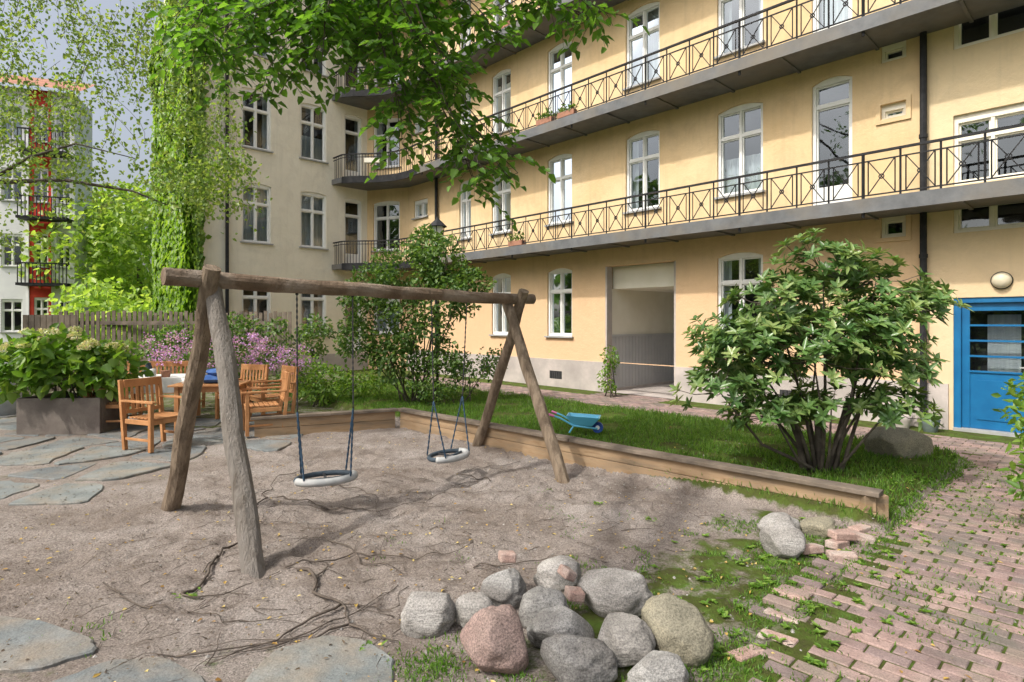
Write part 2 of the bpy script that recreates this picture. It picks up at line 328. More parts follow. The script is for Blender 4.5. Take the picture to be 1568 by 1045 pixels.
# ---------------- balconies
mb=MB(); ir=MB(); ir.mat(M['iron'])
P_OUT=.9
curve=[(-2.9,18.0),(-3.25,18.42),(-3.7,18.8),(-4.2,19.02),(-4.7,19.1),(-5.2,19.12),(-5.6,19.22)]
inner=[(-2.25,18.6),(-2.8,19.18),(-3.5,19.95),(-4.3,20.2),(-5.05,20.5),(-5.5,20.1),(-6.05,19.6)]
for zb in (3.42,6.27,9.1,11.95):
    zt=zb+.17
    a0,a1=(-7,13.2)
    mb.mat(M['deck']); mb.fbox(FA,a0,a1,.002,P_OUT,zb,zt)
    mb.fbox(FA,a0,a1,P_OUT,P_OUT+.03,zb-.03,zt+.02)
    for a in np.arange(-6.5,13,1.25): mb.fbox(FA,a,a+.05,.0,P_OUT-.02,zb-.03,zb)
    k=len(curve)
    for i in range(k-1):
        a,b,c,d=curve[i],curve[i+1],inner[i+1],inner[i]
        mb.hexa([(*a,zb),(*b,zb),(*c,zb),(*d,zb),(*a,zt),(*b,zt),(*c,zt),(*d,zt)])
        ir.bar((*a,zb+.07),(*b,zb+.07),.04,.22)
    rt=zb+.90; w=.5; n=int((a1-a0)/w)
    p=P_OUT-.02
    ir.bar(FA.p(a0,p,rt),FA.p(a1,p,rt),.045,.035); ir.bar(FA.p(a0,p,rt-.13),FA.p(a1,p,rt-.13),.022,.02); ir.bar(FA.p(a0,p,zt+.07),FA.p(a1,p,zt+.07),.022,.02)
    for i in range(n+1):
        a=a0+i*w
        big=i%4==0
        ir.bar(FA.p(a,p,zb-.1 if big else zt),FA.p(a,p,rt),.034 if big else .022)
        if i==n: break
        lo,hi=zt+.08,rt-.13; a2=a+w
        s0,s1=a+.07,a2-.07
        ir.bar(FA.p(s0,p,lo),FA.p(s0,p,hi),.014); ir.bar(FA.p(s1,p,lo),FA.p(s1,p,hi),.014)
        ir.bar(FA.p(s0,p-.004,lo),FA.p(s1,p-.004,hi),.014); ir.bar(FA.p(s0,p+.004,hi),FA.p(s1,p+.004,lo),.014)
        c=Vector(FA.p((a+a2)/2,p,(lo+hi)/2)); r=.035
        pts=[c+FA.a*r*math.cos(t)+Vector((0,0,r*math.sin(t))) for t in np.linspace(0,2*math.pi,9)]
        for q in range(8): ir.bar(pts[q],pts[q+1],.014)
    cc=curve+[(-6.0,19.62)]
    for i in range(len(cc)-1):
        A_=Vector((*cc[i],0));B_=Vector((*cc[i+1],0))
        ir.bar((A_.x,A_.y,rt),(B_.x,B_.y,rt),.045,.035); ir.bar((A_.x,A_.y,rt-.1),(B_.x,B_.y,rt-.1),.02)
        m_=max(2,int((B_-A_).length/.1))
        for j in range(m_):
            q=A_.lerp(B_,j/m_); ir.bar((q.x,q.y,zt),(q.x,q.y,rt),.018)
mb.build('balcony_decks',house); ir.build('balcony_railings',house)
fb=MB(); fb.mat(M['pot'])
for a,zb in ((7.6,6.27),(6.9,6.27),(8.6,3.42),(9.0,9.1)): fb.fbox(FA,a,a+.5,.80,.93,zb+.2,zb+.32)
fb.mat(M['cream']); fb.box(-4.8,-4.3,18.95,19.1,6.85,7.0)
o=fb.build('flower_boxes',house)
FBP=[];
for a,zb in ((7.6,6.27),(6.9,6.27),(8.6,3.42),(9.0,9.1)):
    for k in range(70): FBP.append(FA.p(a+random.uniform(0,.5),.86+random.gauss(0,.05),zb+.34+abs(random.gauss(0,.06))))
# ---------------- wing
wing=empty('wing_house'); wops=[];ww=[]
mb=MB()
for zb in (1.22,4.1,6.98,9.86,12.6):
    h=1.83 if zb<12 else 1.6
    for q0,q1 in ((-2.29,-1.41),(-.47,.42)): wops.append((q0,q1,zb,zb+h,.05)); ww.append((q0,q1,zb,zb+h,dict(curt=.5 if 4<zb<5 else None)))
    wops.append((1.08,1.72,zb-.55,zb+h,.05)); ww.append((1.08,1.72,zb-.55,zb+h,dict(door=True,cols=1,transom=.75,sill=False)))
wall(mb,WI,-3.54,1.94,.6,H+.6,wops,M['wing'])
mb.mat(M['plinth']); mb.fbox(WI,-3.54,1.94,-.1,.04,-.3,.6)
pa=WI.p(1.94,0,0); pb=FA.p(15.1,0,0)
CH=Frame(pa[:2],(pb[0]-pa[0],pb[1]-pa[1]),(pb[1]-pa[1],-(pb[0]-pa[0]))); CL=(Vector(pb)-Vector(pa)).length
cops=[(.25,1.3,zb+.05,zb+1.78,.07) for zb in (1.22,4.1,6.98,9.86)]
wall(mb,CH,0,CL,0,H+.6,cops,M['ochre'])
SD=Frame(WI.p(-3.54,0,0)[:2],(-.689,.725),(-.725,-.689))
wall(mb,SD,0,3.6,0,H+.6,[],M['wing'])
mb.mat(M['tile']); mb.quad(WI.p(-3.9,.4,H+.6),WI.p(3,.4,H+.6),WI.p(3,-3.4,H+2.6),WI.p(-3.9,-3.4,H+2.6))
mb.mat(M['white']); mb.fbox(WI,-3.8,2,.0,.3,H+.3,H+.55)
mb.build('wing_walls',wing)
mb=MB()
for w in ww: window(mb,WI,w[0],w[1],w[2],w[3],**w[4])
for o in cops: window(mb,CH,o[0],o[1],o[2],o[3],cols=2)
mb.mat(M['iron']); mb.tube([WI.p(-2.73,.09,0),WI.p(-2.73,.09,H+.5)],.05,10)
mb.build('wing_windows',wing)
# ---------------- ground
def sm(x,a,b):
    t=min(1,max(0,(x-a)/(b-a))); return t*t*(3-2*t)
def masks(x,y):
    s,p=to_sp(x,y)
    lawn=sm(p,2.35,2.45)*(1-sm(p,5.80,5.88))*sm(s,-.62,-.35)*(1-sm(s,12,12.5))
    path=(1-sm(s,-.62,-.45))*sm(s,-5,-4.5) if p>2.3 else 1-sm(p,2.3,2.4)
    if p<0: path=1
    slab=max((1-sm(y,3.05,3.35))*(1-sm(x,-.5,-.2)), (1-sm(x,-3.9,-3.2))*sm(y,5.0,5.8)*(1-sm(y,11,12)))
    fringe=(1-sm(s,.1,1.1))*sm(s,-1.2,-.5)*sm(p,5.85,6.0)*(1-sm(p,8.8,10))
    gl=sm(y,8.6,9.4)*(1-sm(x,-2.9,-1.9)) 
    far=max(sm(math.hypot(x,y),24,30),1-sm(y,0,2)*1)
    return s,p,lawn,path,slab,fringe,gl,far
random.seed(3); feet=[]
for k in range(210):     # scuffs and footprints pressed in the sand
    x=random.uniform(-3.2,2.2); y=random.uniform(3.2,8.2); a=random.uniform(-.6,.6)+.9; feet.append((x,y,math.cos(a),math.sin(a),random.uniform(.014,.030)))
cells={}
for f_ in feet: cells.setdefault((int(f_[0]//.5),int(f_[1]//.5)),[]).append(f_)
random.seed(7)
def hgt(x,y,mk=None):
    s,p,lawn,path,slab,fringe,gl,far=mk or masks(x,y)
    sand=max(0,1-lawn-path-slab-.5*fringe)*(1-far)
    n1=noise.noise(Vector((x*.9,y*.9,0))); n2=noise.noise(Vector((x*3.3,y*3.3,5))); n3=noise.noise(Vector((x*7,y*7,9))); n4=noise.noise(Vector((x*14,y*14,2)))
    h=.13*lawn+sand*(.02*n1+.028*n2+.028*n3+.018*n4-.03*max(0,n3-.15))+.01*n2*fringe
    if sand>.5:
        cx,cy=int(x//.5),int(y//.5)
        for i in (-1,0,1):
            for j in (-1,0,1):
                for fx,fy,ca,sa,dp in cells.get((cx+i,cy+j),()):
                    dx,dy=x-fx,y-fy; u=(dx*ca+dy*sa)/.13; v=(-dx*sa+dy*ca)/.055; d=u*u+v*v
                    if d<4: h+=-dp*math.exp(-d*1.4)+dp*.5*math.exp(-(math.sqrt(d)-1.35)**2*8)
    if path>.5: h=.010
    if sand>0: h+=-.05*math.exp(-((x+.65)**2+(y-6.4)**2)/.2)-.05*math.exp(-((x+1.5)**2+(y-5.2)**2)/.25)
    return h
xs=np.concatenate([[-600,-300,-150,-80,-50,-35,-25,-18,-14,-12],np.arange(-10.5,-3.6,.12),np.arange(-3.6,4.4,.04),np.arange(4.4,7.5,.12),[8,9,11,14,20,30,60,120,300,600]])
ys=np.concatenate([[-300,-100,-40,-15,-8,-5,-3,-1.5,-.5,.5,1.3],np.arange(2,7.6,.038),np.arange(7.6,12.5,.08),np.arange(13,25,.5),[27,30,35,45,60,90,150,300,700]])
gv=[];zone=[]
for y in ys:
    for x in xs:
        mk=masks(x,y); s,p,lawn,path,slab,fringe,gl,far=mk
        gv.append((x,y,hgt(x,y,mk)))
        z=max(lawn, .80*path, .60*fringe+.35*noise.noise(Vector((x*3.3,y*3.3,5)))*fringe, .55*gl, .9*far, .30*slab)
        zone.append(min(1,max(0,z)))
nx,ny=len(xs),len(ys)
gf=[(j*nx+i,j*nx+i+1,(j+1)*nx+i+1,(j+1)*nx+i) for j in range(ny-1) for i in range(nx-1)]
me=bpy.data.meshes.new('ground'); me.from_pydata(gv,[],gf); me.polygons.foreach_set('use_smooth',[True]*len(gf))
at=me.attributes.new('zone','FLOAT','POINT'); at.data.foreach_set('value',zone)
m,nt,b=new_mat('sand_and_soil'); tc=nt.nodes.new('ShaderNodeTexCoord'); vec=tc.outputs['Object']
sand=ramp(nt,tnoise(nt,vec,1.1,8,.65),[(.3,(.19,.155,.13)),(.5,(.275,.238,.212)),(.72,(.37,.335,.31))])
grit=ramp(nt,tnoise(nt,vec,80,4,.8),[(.35,(.38,.36,.35)),(.5,(1,1,1)),(.68,(1.6,1.6,1.6))]); sand=mixc(nt,.9,sand,grit,'MULTIPLY')
dk=ramp(nt,tnoise(nt,vec,3.2,10,.8),[(.50,(0,0,0)),(.72,(.85,.85,.85))]); sand=mixc(nt,dk,sand,(.12,.092,.072))
dk=ramp(nt,tnoise(nt,vec,11,6,.7),[(.56,(0,0,0)),(.72,(.6,.6,.6))]); sand=mixc(nt,dk,sand,(.13,.10,.08))
gr=ramp(nt,tnoise(nt,vec,5,8,.7),[(.3,(.07,.055,.035)),(.48,(.075,.095,.022)),(.7,(.10,.18,.03))])
a=nt.nodes.new('ShaderNodeAttribute'); a.attribute_name='zone'
ad=nt.nodes.new('ShaderNodeMath'); ad.operation='ADD'; nt.links.new(a.outputs['Fac'],ad.inputs[0])
mm=nt.nodes.new('ShaderNodeMath'); mm.operation='MULTIPLY_ADD'; mm.inputs[1].default_value=1.4; mm.inputs[2].default_value=-.7
nt.links.new(tnoise(nt,vec,7,8,.75),mm.inputs[0]); nt.links.new(mm.outputs[0],ad.inputs[1])
f=ramp(nt,ad.outputs[0],[(.38,(0,0,0)),(.62,(1,1,1))])
nt.links.new(mixc(nt,f,sand,gr),b.inputs['Base Color']); b.inputs['Roughness'].default_value=.95; b.inputs['Specular IOR Level'].default_value=.1
bp=nt.nodes.new('ShaderNodeBump'); bp.inputs['Strength'].default_value=1; bp.inputs['Distance'].default_value=.025
nt.links.new(tnoise(nt,vec,30,8,.75),bp.inputs['Height']); nt.links.new(bp.outputs[0],b.inputs['Normal'])
me.materials.append(m); g=bpy.data.objects.new('ground',me); scene.collection.objects.link(g)
gz=hgt
# ---------------- brick paving
M['brick']=nmat('paver',(.225,.165,.15),(.315,.245,.225),6,.9,.5,60,.006,c3=(.17,.16,.13),c3scale=2.2,rnd=((.72,.72,.75),(.95,.90,.90),(1.2,1.12,1.08)),speck=.5)
mb=MB(); mb.mat(M['brick'])
def paver(s,p,la,lp,skip=0):
    if random.random()<skip: return
    t=Matrix.Rotation(random.uniform(-.03,.03),4,'Z')@Matrix.Rotation(random.uniform(-.03,.03),4,'X')@Matrix.Rotation(random.uniform(-.012,.012),4,'Y')
    c=Vector(FA.p(s,p,0)); z=random.uniform(.015,.020)+.006*noise.noise(Vector((s*1.5,p*1.5,0))); a=FA.a;n=FA.n
    def P(i,j,k): 
        v=t@Vector((i,j,k)); return c+a*v.x+n*v.y+Vector((0,0,v.z+z))
    x,y=la/2,lp/2; e=.005
    vs=[P(-x,-y,-.05),P(x,-y,-.05),P(x,y,-.05),P(-x,y,-.05),P(-x,-y,-e),P(x,-y,-e),P(x,y,-e),P(-x,y,-e),P(-x+e,-y+e,0),P(x-e,-y+e,0),P(x-e,y-e,0),P(-x+e,y-e,0)]
    mb.r=random.random()
    mb.add(vs,[(0,1,5,4),(1,2,6,5),(2,3,7,6),(3,0,4,7),(4,5,9,8),(5,6,10,9),(6,7,11,10),(7,4,8,11),(8,9,10,11)])
row=0; p=2.4
while p<10.2:
    off=.1 if row%2 else 0
    for k in range(-13,2):
        s=-.52+k*.2+off-.1+.02*noise.noise(Vector((p*2,k,1)))
        edge=noise.noise(Vector((s*2,p*1.3,3)))
        if s>-.38+.25*edge*(p>6): continue
        sk=0.0
        if p>5.9 and s>-.7+.3*edge: sk=.45
        paver(s,p,.187,.086,sk)
    p+=.1; row+=1
row=0; p=.78
while p<2.33:
    off=.1 if row%2 else 0
    for k in range(-13,66): paver(k*.2+off,p,.190,.089,.01)
    p+=.1; row+=1
for k in range(60): paver(4.9+(k%9)*.2+(.1 if (k//9)%2 else 0),.68-(k//9)*.1,.188,.09)
mb.build('brick_path')
# ---------------- flagstones
M['slate']=nmat('slate',(.115,.13,.135),(.205,.22,.22),2.6,.7,.6,14,.025,c3=(.22,.19,.155),c3scale=2.2,rnd=((.8,.82,.86),(1,1,1),(1.2,1.2,1.15)),speck=.4)
def slabpoly(q,sh,nsub=6,jit=.02):
    c=sum(q,Vector((0,0)))/len(q); ring=[]
    for k in range(len(q)):
        a,b_=q[k],q[(k+1)%len(q)]
        for i in range(nsub):
            t=(i+.5)/nsub; v=a.lerp(b_,t); w_=noise.noise(Vector((v.x*5,v.y*5,1)))*jit*2.2
            v=c+(v-c)*(1-sh+w_)+Vector((random.uniform(-jit,jit),random.uniform(-jit,jit)))*.5; ring.append(v)
    z=random.uniform(.008,.024); tx,ty=random.uniform(-.02,.02),random.uniform(-.02,.02)
    f=lambda v,dz,sc=1:(c.x+(v.x-c.x)*sc,c.y+(v.y-c.y)*sc,z+dz+(v.x-c.x)*tx+(v.y-c.y)*ty)
    n=len(ring); vs=[f(v,-.08) for v in ring]+[f(v,-.008) for v in ring]+[f(v,0,.975) for v in ring]
    fs=[(k,(k+1)%n,n+(k+1)%n,n+k) for k in range(n)]+[(n+k,n+(k+1)%n,2*n+(k+1)%n,2*n+k) for k in range(n)]+[tuple(range(2*n,3*n))]
    mb.r=random.random(); mb.add(vs,fs)
def slabs(x0,x1,y0,y1,cw,test,drop=.06):
    nx=int((x1-x0)/cw)+1; ny=int((y1-y0)/cw)+1
    P=[[Vector((x0+i*cw+random.uniform(-.42,.42)*cw,y0+j*cw+random.uniform(-.42,.42)*cw)) for i in range(nx+1)] for j in range(ny+1)]
    for j in range(ny):
        for i in range(nx):
            q=[P[j][i],P[j][i+1],P[j+1][i+1],P[j+1][i]]; c=sum(q,Vector((0,0)))/4
            if not test(c.x,c.y) or random.random()<drop: continue
            slabpoly(q,random.uniform(.08,.25),5,.04)
mb=MB(); mb.mat(M['slate'])
for q in ([(-3.5,3.36),(-2.92,3.33),(-2.62,3.27),(-2.19,3.08),(-2.10,2.98),(-2.29,2.82),(-2.5,2.80),(-3.4,2.85)],
          [(-2.02,2.93),(-1.75,2.95),(-1.43,2.76),(-1.36,2.5),(-2.05,2.45),(-2.2,2.7)],
          [(-1.27,2.77),(-1.22,2.99),(-1.0,3.15),(-.77,3.09),(-.585,2.94),(-.54,2.7),(-.6,2.35),(-1.25,2.35)],
          [(-3.4,2.76),(-2.55,2.74),(-2.3,2.65),(-2.15,2.35),(-3.2,2.3)],[(-2.6,2.2),(-1.5,2.3),(-.7,2.2),(-.9,1.6),(-2.4,1.6)]):
    slabpoly([Vector(v) for v in q],.03,5,.015)
slabs(-9.5,-3.0,5.3,10.8,.8,lambda x,y:x<-3.35-.25*math.sin(y*2)-max(0,(6.6-y))*.9,.16 )
mb.build('flagstone_paving')
# ---------------- sandbox timber edge
M['timber']=nmat('weathered_timber',(.30,.20,.115),(.42,.30,.185),4,.8,.5,25,.012,c3=(.20,.15,.10),c3scale=2,stretch=(1,1,6))
M['timbercap']=nmat('grey_timber',(.15,.12,.09),(.235,.19,.15),5,.85,.5,25,.012,c3=(.10,.085,.07),c3scale=3)
sb=empty('sandbox_edging')
def tw(A,B,name):
    A=Vector((*A,0));B=Vector((*B,0)); d=(B-A).normalized(); n=Vector((d.y,-d.x,0)); F=Frame(A[:2],d[:2],n[:2]); L=(B-A).length
    m1=MB(); m1.mat(M['timber']); m1.fbox(F,0,L,-.07,.0,-.05,.125); m1.fbox(F,0,L,-.07,-.004,.13,.262)
    m1.mat(M['timbercap']); m1.fbox(F,-.05,L*.52,-.12,.045,.264,.305); m1.fbox(F,L*.522,L+.03,-.12,.043,.264,.303)
    m1.build(name,sb,bevel=.006)
Ae,Ac,Al=(2.98,4.78),(-1.79,9.32),(-3.75,8.5)
tw(Ac,Ae,'long_board'); 
tw(Al,(-1.86,9.30),'short_board')
m1=MB(); m1.mat(M['timber']); m1.box(2.90,3.10,4.80,4.93,-.05,.262); m1.build('end_post',sb,bevel=.006)
# ---------------- swing set
M['pole']=nmat('weathered_pole',(.15,.11,.075),(.26,.20,.145),3,.8,.9,14,.035,c3=(.31,.24,.17),c3scale=3,stretch=(5,5,.5))
M['polegrey']=nmat('grey_pole',(.20,.18,.16),(.33,.30,.265),3,.8,.9,14,.035,c3=(.13,.11,.09),c3scale=3,stretch=(5,5,.5))
M['beam']=nmat('beam_wood',(.13,.09,.06),(.23,.165,.115),4,.8,.9,14,.035,c3=(.28,.235,.19),c3scale=2)
M['chain']=nmat('chain_steel',(.05,.05,.055),(.10,.10,.11),10,.45,.1,metal=.5)
M['bluerope']=nmat('blue_rope',(.02,.045,.08),(.04,.08,.13),20,.8,.3)
M['seat']=nmat('rubber_seat',(.34,.35,.35),(.46,.46,.45),8,.7,.2)
M['seatdark']=nmat('rubber_dark',(.03,.045,.06),(.06,.08,.10),8,.7,.2)
sw=empty('swing_set')
bd=Vector((.7057,.7085,0)); Lp=Vector((-2.415,4.615,2.03)); Rp=Vector((.04,7.08,1.96))
def pole(A,B,r0,r1,name,m,bow=.014):
    A=Vector(A);B=Vector(B); pts=[];rs=[]
    for i in range(25):
        t=i/24; p=A.lerp(B,t); p+=Vector((noise.noise(p*1.3),noise.noise(p*1.3+Vector((5,5,5))),noise.noise(p*1.3+Vector((9,2,1)))))*bow*2; pts.append(p); rs.append((r0+(r1-r0)*t)*(1+.07*noise.noise(p*5)))
    k=MB(); k.mat(m); k.tube(pts,rs,16,wob=.14); return k.build(name,sw,smooth=False)
pole(Lp-bd*.3,Rp+bd*.32,.068,.062,'crossbeam',M['beam'])
def leg(foot,top,ext,r,name,m):
    foot=Vector((*foot,-.12)); top=Vector(top); d=(top-foot).normalized(); pole(foot,top+d*ext,r,r*.86,name,m)
pp=Vector((-.7085,.7057,0))
leg((-1.70,3.92),Lp+bd*.07+pp*.04+Vector((0,0,-.04)),.0,.078,'leg_1',M['polegrey'])
leg((-3.13,5.31),Lp+bd*.02-pp*.06,.09,.074,'leg_2',M['pole'])
leg((.585,6.08),Rp-bd*.08+pp*.06-Vector((0,0,.03)),.02,.07,'leg_3',M['pole'])
leg((-.507,8.08),Rp+bd*.06-pp*.06,.12,.07,'leg_4',M['pole'])
def swing(c0,c1,zs,name,twist=0,sway=0):
    k=MB(); A=Lp+bd*c0; B=Lp+bd*c1; A.z-=.06;B.z-=.06
    mid=(A+B)/2; C=Vector((mid.x,mid.y,zs))+pp*sway
    ca=math.cos(twist);sa=math.sin(twist); ex=bd*ca+pp*sa; ey=pp*ca-bd*sa
    for P,sg in ((A,-1),(B,1)):
        split=Vector((C.x,C.y,zs+.62))+ex*sg*.245
        k.mat(M['chain'])
        n=int((P-split).length/.026); pts=[P.lerp(split,i/n) for i in range(n+1)]
        k.tube(pts,[.0095 if i%2 else .0045 for i in range(n+1)],6)
        k.mat(M['bluerope'])
        for e in (-1,1):
            E=C+ex*sg*.2+ey*e*.13+Vector((0,0,.02)); n=int((split-E).length/.03)
            k.tube([split.lerp(E,i/n) for i in range(n+1)],[.011 if i%2 else .006 for i in range(n+1)],6)
        k.mat(M['iron']); k.tube([P+Vector((0,0,.07)),P+Vector((0,0,-.04))],.014,8)
    for m,r0,r1,rad in ((M['seat'],-math.pi*.92,math.pi*.08,.034),(M['seatdark'],math.pi*.08,math.pi*1.08,.024)):
        pts=[C+ex*.255*math.cos(t)+ey*.165*math.sin(t) for t in np.linspace(r0,r1,24)]
        k.mat(m); k.tube(pts,rad,10)
    k.mat(M['seatdark']); k.tube([C-ex*.25,C-ex*.1-Vector((0,0,.012)),C+ex*.1-Vector((0,0,.012)),C+ex*.25],.014,8)
    k.mat(M['chain']); k.tube([C-ey*.16,C+ey*.16],.012,8)
    return k.build(name,sw,smooth=True)
swing(.74,1.285,.27,'swing_seat_1',-.35); swing(2.21,2.71,.235,'swing_seat_2',.2,.02)
# ---------------- boulders and bricks
gran=[nmat('granite_grey',(.19,.185,.175),(.33,.325,.31),5,.85,.7,30,.015,c3=(.15,.14,.13),c3scale=3,stretch=(1,1,2.2),speck=.75),
      nmat('granite_light',(.26,.245,.225),(.40,.385,.365),5,.85,.7,30,.015,c3=(.20,.19,.175),c3scale=3,stretch=(.6,1,2.6),speck=.75),
      nmat('granite_pink',(.25,.175,.155),(.34,.25,.225),7,.85,.7,40,.015,c3=(.21,.16,.14),c3scale=4,speck=.8),
      nmat('stone_olive',(.17,.16,.12),(.26,.24,.18),4,.85,.7,30,.018,c3=(.31,.28,.20),c3scale=3,speck=.7)]
def boulder(x,y,w,h,mi,el=1.0,ang=0,name='boulder'):
    import bmesh
    bm=bmesh.new(); bmesh.ops.create_icosphere(bm,subdivisions=5,radius=1); sd=Vector((x*7,y*5,mi*3.3))
    ca,sa=math.cos(ang),math.sin(ang)
    for v in bm.verts:
        p=v.co.copy(); k=1+.20*noise.noise(p*.9+sd)+.11*noise.noise(p*2.0+sd)+.04*noise.noise(p*5+sd)+.02*noise.noise(p*11+sd)
        for q in range(5):
            nn=Vector((noise.noise(sd+Vector((q,0,0))*3.1),noise.noise(sd+Vector((0,q,1))*3.7),.9*noise.noise(sd+Vector((2,1,q))*2.9)+.1)); 
            if nn.length>.01:
                nn.normalize(); d=p.dot(nn)*k
                if d>.74: k*=1-.85*(d-.74)
        p*=k; a,b_=p.x*w/2*el,p.y*w/2/el*.85
        v.co=Vector((x+a*ca-b_*sa,y+w*.36+a*sa+b_*ca,h*.36+gz(x,y)*.5+p.z*h*.58))
    me=bpy.data.meshes.new(name); bm.to_mesh(me); bm.free(); me.polygons.foreach_set('use_smooth',[True]*len(me.polygons))
    me.materials.append(gran[mi]); o=bpy.data.objects.new(name,me); scene.collection.objects.link(o)
for b_ in [(-.454,3.12,.275,.24,1,1.05,.2),(-.213,3.2,.225,.19,1,1,0),(-.054,3.40,.30,.23,0,1,.5),(.302,3.62,.30,.2,1,1.1,0),(.60,3.30,.41,.27,1,1.1,-.2),
    (.18,3.2,.29,.22,0,1,.4),(-.075,2.76,.35,.31,2,1,0),(.26,2.96,.32,.2,0,1.1,.1),(.56,2.84,.30,.24,1,1,-.3),(.83,2.86,.345,.29,3,1.05,-.6),(.31,2.66,.35,.22,0,1.05,0),
    (.68,2.62,.28,.16,0,1,.3),(.36,2.45,.22,.13,3,1,0),(1.97,4.15,.30,.24,1,1,0),(2.13,4.55,.31,.18,1,1.1,.3),(2.44,4.55,.28,.15,3,1.1,.1),(4.55,6.65,.68,.47,3,1.1,.2)]: boulder(*b_)
M['oldbrick']=nmat('old_brick',(.33,.215,.18),(.43,.31,.265),12,.9,.7,50,.01,c3=(.42,.38,.34),c3scale=4,speck=.6)
def brick(x,y,z,rz,ry=0,l=.19,name='loose_brick'):
    k=MB(); k.mat(M['oldbrick']); k.T=Matrix.Translation((x,y,z))@Matrix.Rotation(rz,4,'Z')@Matrix.Rotation(ry,4,'Y')@Matrix.Rotation(random.uniform(-.15,.15),4,'X')
    k.box(-l/2,l/2,-.048,.048,-.028,.028); k.build(name,bevel=.01)
for q in [(-.03,3.62,.24,.2,.1,.10),(.33,3.5,.19,.6,.5,.08),(.36,3.36,.13,.2,.2,.1),(.80,3.05,.08,.3,.5,.1),
          (2.18,4.28,.03,.3,.05),(2.36,4.18,.015,-.2,0),(2.44,4.38,.03,.6,.1),(2.62,4.62,.02,.1,0),(2.68,4.5,.035,-.3,.2),(2.5,4.42,.08,.2,.1),(2.8,4.7,.02,.5,0),
          (1.2,2.98,-.010,.5,.05),(1.55,3.35,-.010,-.7,.04),(1.42,3.12,-.012,-.8,-.05),(1.72,3.62,-.010,-.6,.04)]: brick(*q)
# ---------------- vegetation
LM=dict(
 canopy=leafmat('canopy_leaf',(.05,.13,.015),(.085,.195,.024),(.15,.29,.045),.48),
 birch=leafmat('birch_leaf',(.10,.18,.04),(.17,.26,.065),(.29,.36,.11),.45),
 rhodo=leafmat('rhododendron_leaf',(.065,.145,.04),(.12,.22,.06),(.26,.33,.11),.22,.3),
 lilac=leafmat('lilac_leaf',(.05,.115,.025),(.095,.18,.04),(.18,.27,.07),.35),
 hyd=leafmat('hydrangea_leaf',(.08,.17,.022),(.135,.26,.035),(.24,.35,.07),.4),
 ivy=leafmat('ivy_leaf',(.09,.18,.022),(.15,.27,.035),(.26,.38,.065),.45),
 far=leafmat('far_leaf',(.18,.30,.05),(.28,.42,.08),(.42,.52,.15),.45),
 phlox=leafmat('phlox_petal',(.42,.18,.55),(.58,.32,.68),(.70,.48,.76),.3),
 hydf=leafmat('hydrangea_flower',(.45,.50,.25),(.60,.62,.38),(.65,.52,.42),.3),
 grass=leafmat('grass_blade',(.06,.145,.015),(.105,.22,.026),(.17,.30,.045),.4),
 dead=leafmat('fallen_leaf',(.28,.15,.04),(.48,.33,.08),(.55,.45,.18),.2),
 litter=leafmat('leaf_litter',(.05,.035,.025),(.10,.07,.045),(.20,.15,.09),.1,.8))
M['bark']=nmat('bark',(.06,.05,.04),(.13,.11,.09),8,.9,.6,30,.02)
M['twig']=nmat('twig',(.06,.048,.04),(.13,.105,.085),12,.9,.4,50,.01)
n=len(FBP); leaves('flower_box_plants',FBP,rv(n)+np.array([0,0,.5]),np.tile([0,0,1.],(n,1)),.09,.05,LM['lilac'],house)
def polyline(pts,step):
    out=[Vector(pts[0])]
    for a,b_ in zip(pts[:-1],pts[1:]):
        a=Vector(a);b_=Vector(b_); n=max(1,int((b_-a).length/step))
        for i in range(1,n+1): out.append(a.lerp(b_,i/n))
    return out
# overhanging tree
tree=empty('overhanging_elm_tree'); br=MB(); br.mat(M['bark'])
br.tube([(-4.2,-2.2,-.2),(-4.0,-1.9,1.5),(-3.7,-1.2,3.4),(-3.1,.2,4.9),(-2.2,2.8,5.7),(-1.3,5.4,5.75),(-.2,7.2,6.1),(.8,8.4,6.4)],[.3,.24,.21,.16,.11,.07,.045,.02],12,wob=.1)
br.tube([(-3.1,.2,4.9),(-3.3,2,6.2),(-3.0,4.5,7.2),(-2.3,7,7.9)],[.12,.09,.06,.02],8); br.tube([(-2.2,2.8,5.7),(-.6,4.2,6.0),(.6,5.6,5.9),(1.3,6.6,5.9)],[.08,.055,.035,.015],8)
br.tube([(-1.3,5.4,5.75),(-2.2,5.8,5.4),(-3.1,6.0,5.1)],[.05,.03,.012],8)
G=[[(-1.3,5.5),(-.95,4.45),(-.62,3.75),(-.30,3.1)],[(-.95,4.7),(-.4,3.8),(.12,3.25)],[(-1.25,5.2),(-1.2,4.15),(-1.0,3.4)],[(-1.5,5.4),(-2.3,4.7),(-3.0,4.35)],
 [(-1.6,5.3),(-2.2,4.5),(-2.5,4.1)],[(-1.4,5.3),(-1.7,4.6),(-1.75,4.25)],[(-1.0,5.3),(-.5,4.75),(-.15,4.4)],[(-.3,5.7),(.4,5.1),(.95,4.8)],[(-2.2,5.6),(-2.9,5.1),(-3.4,4.7)],
 [(-.2,5.6),(.15,5.1),(.4,4.95)],[(-1.9,5.6),(-2.1,5.0),(-1.6,4.5)],[(-1.0,5.2),(-.8,4.5),(-.5,4.05)],[(-2.0,5.6),(-2.6,5.2),(-2.7,4.6)],[(-1.1,5.4),(-1.5,5.0),(-1.1,4.5)],[(-2.3,5.5),(-3.0,4.8),(-3.1,4.3)]]
C=[];D=[];N=[]
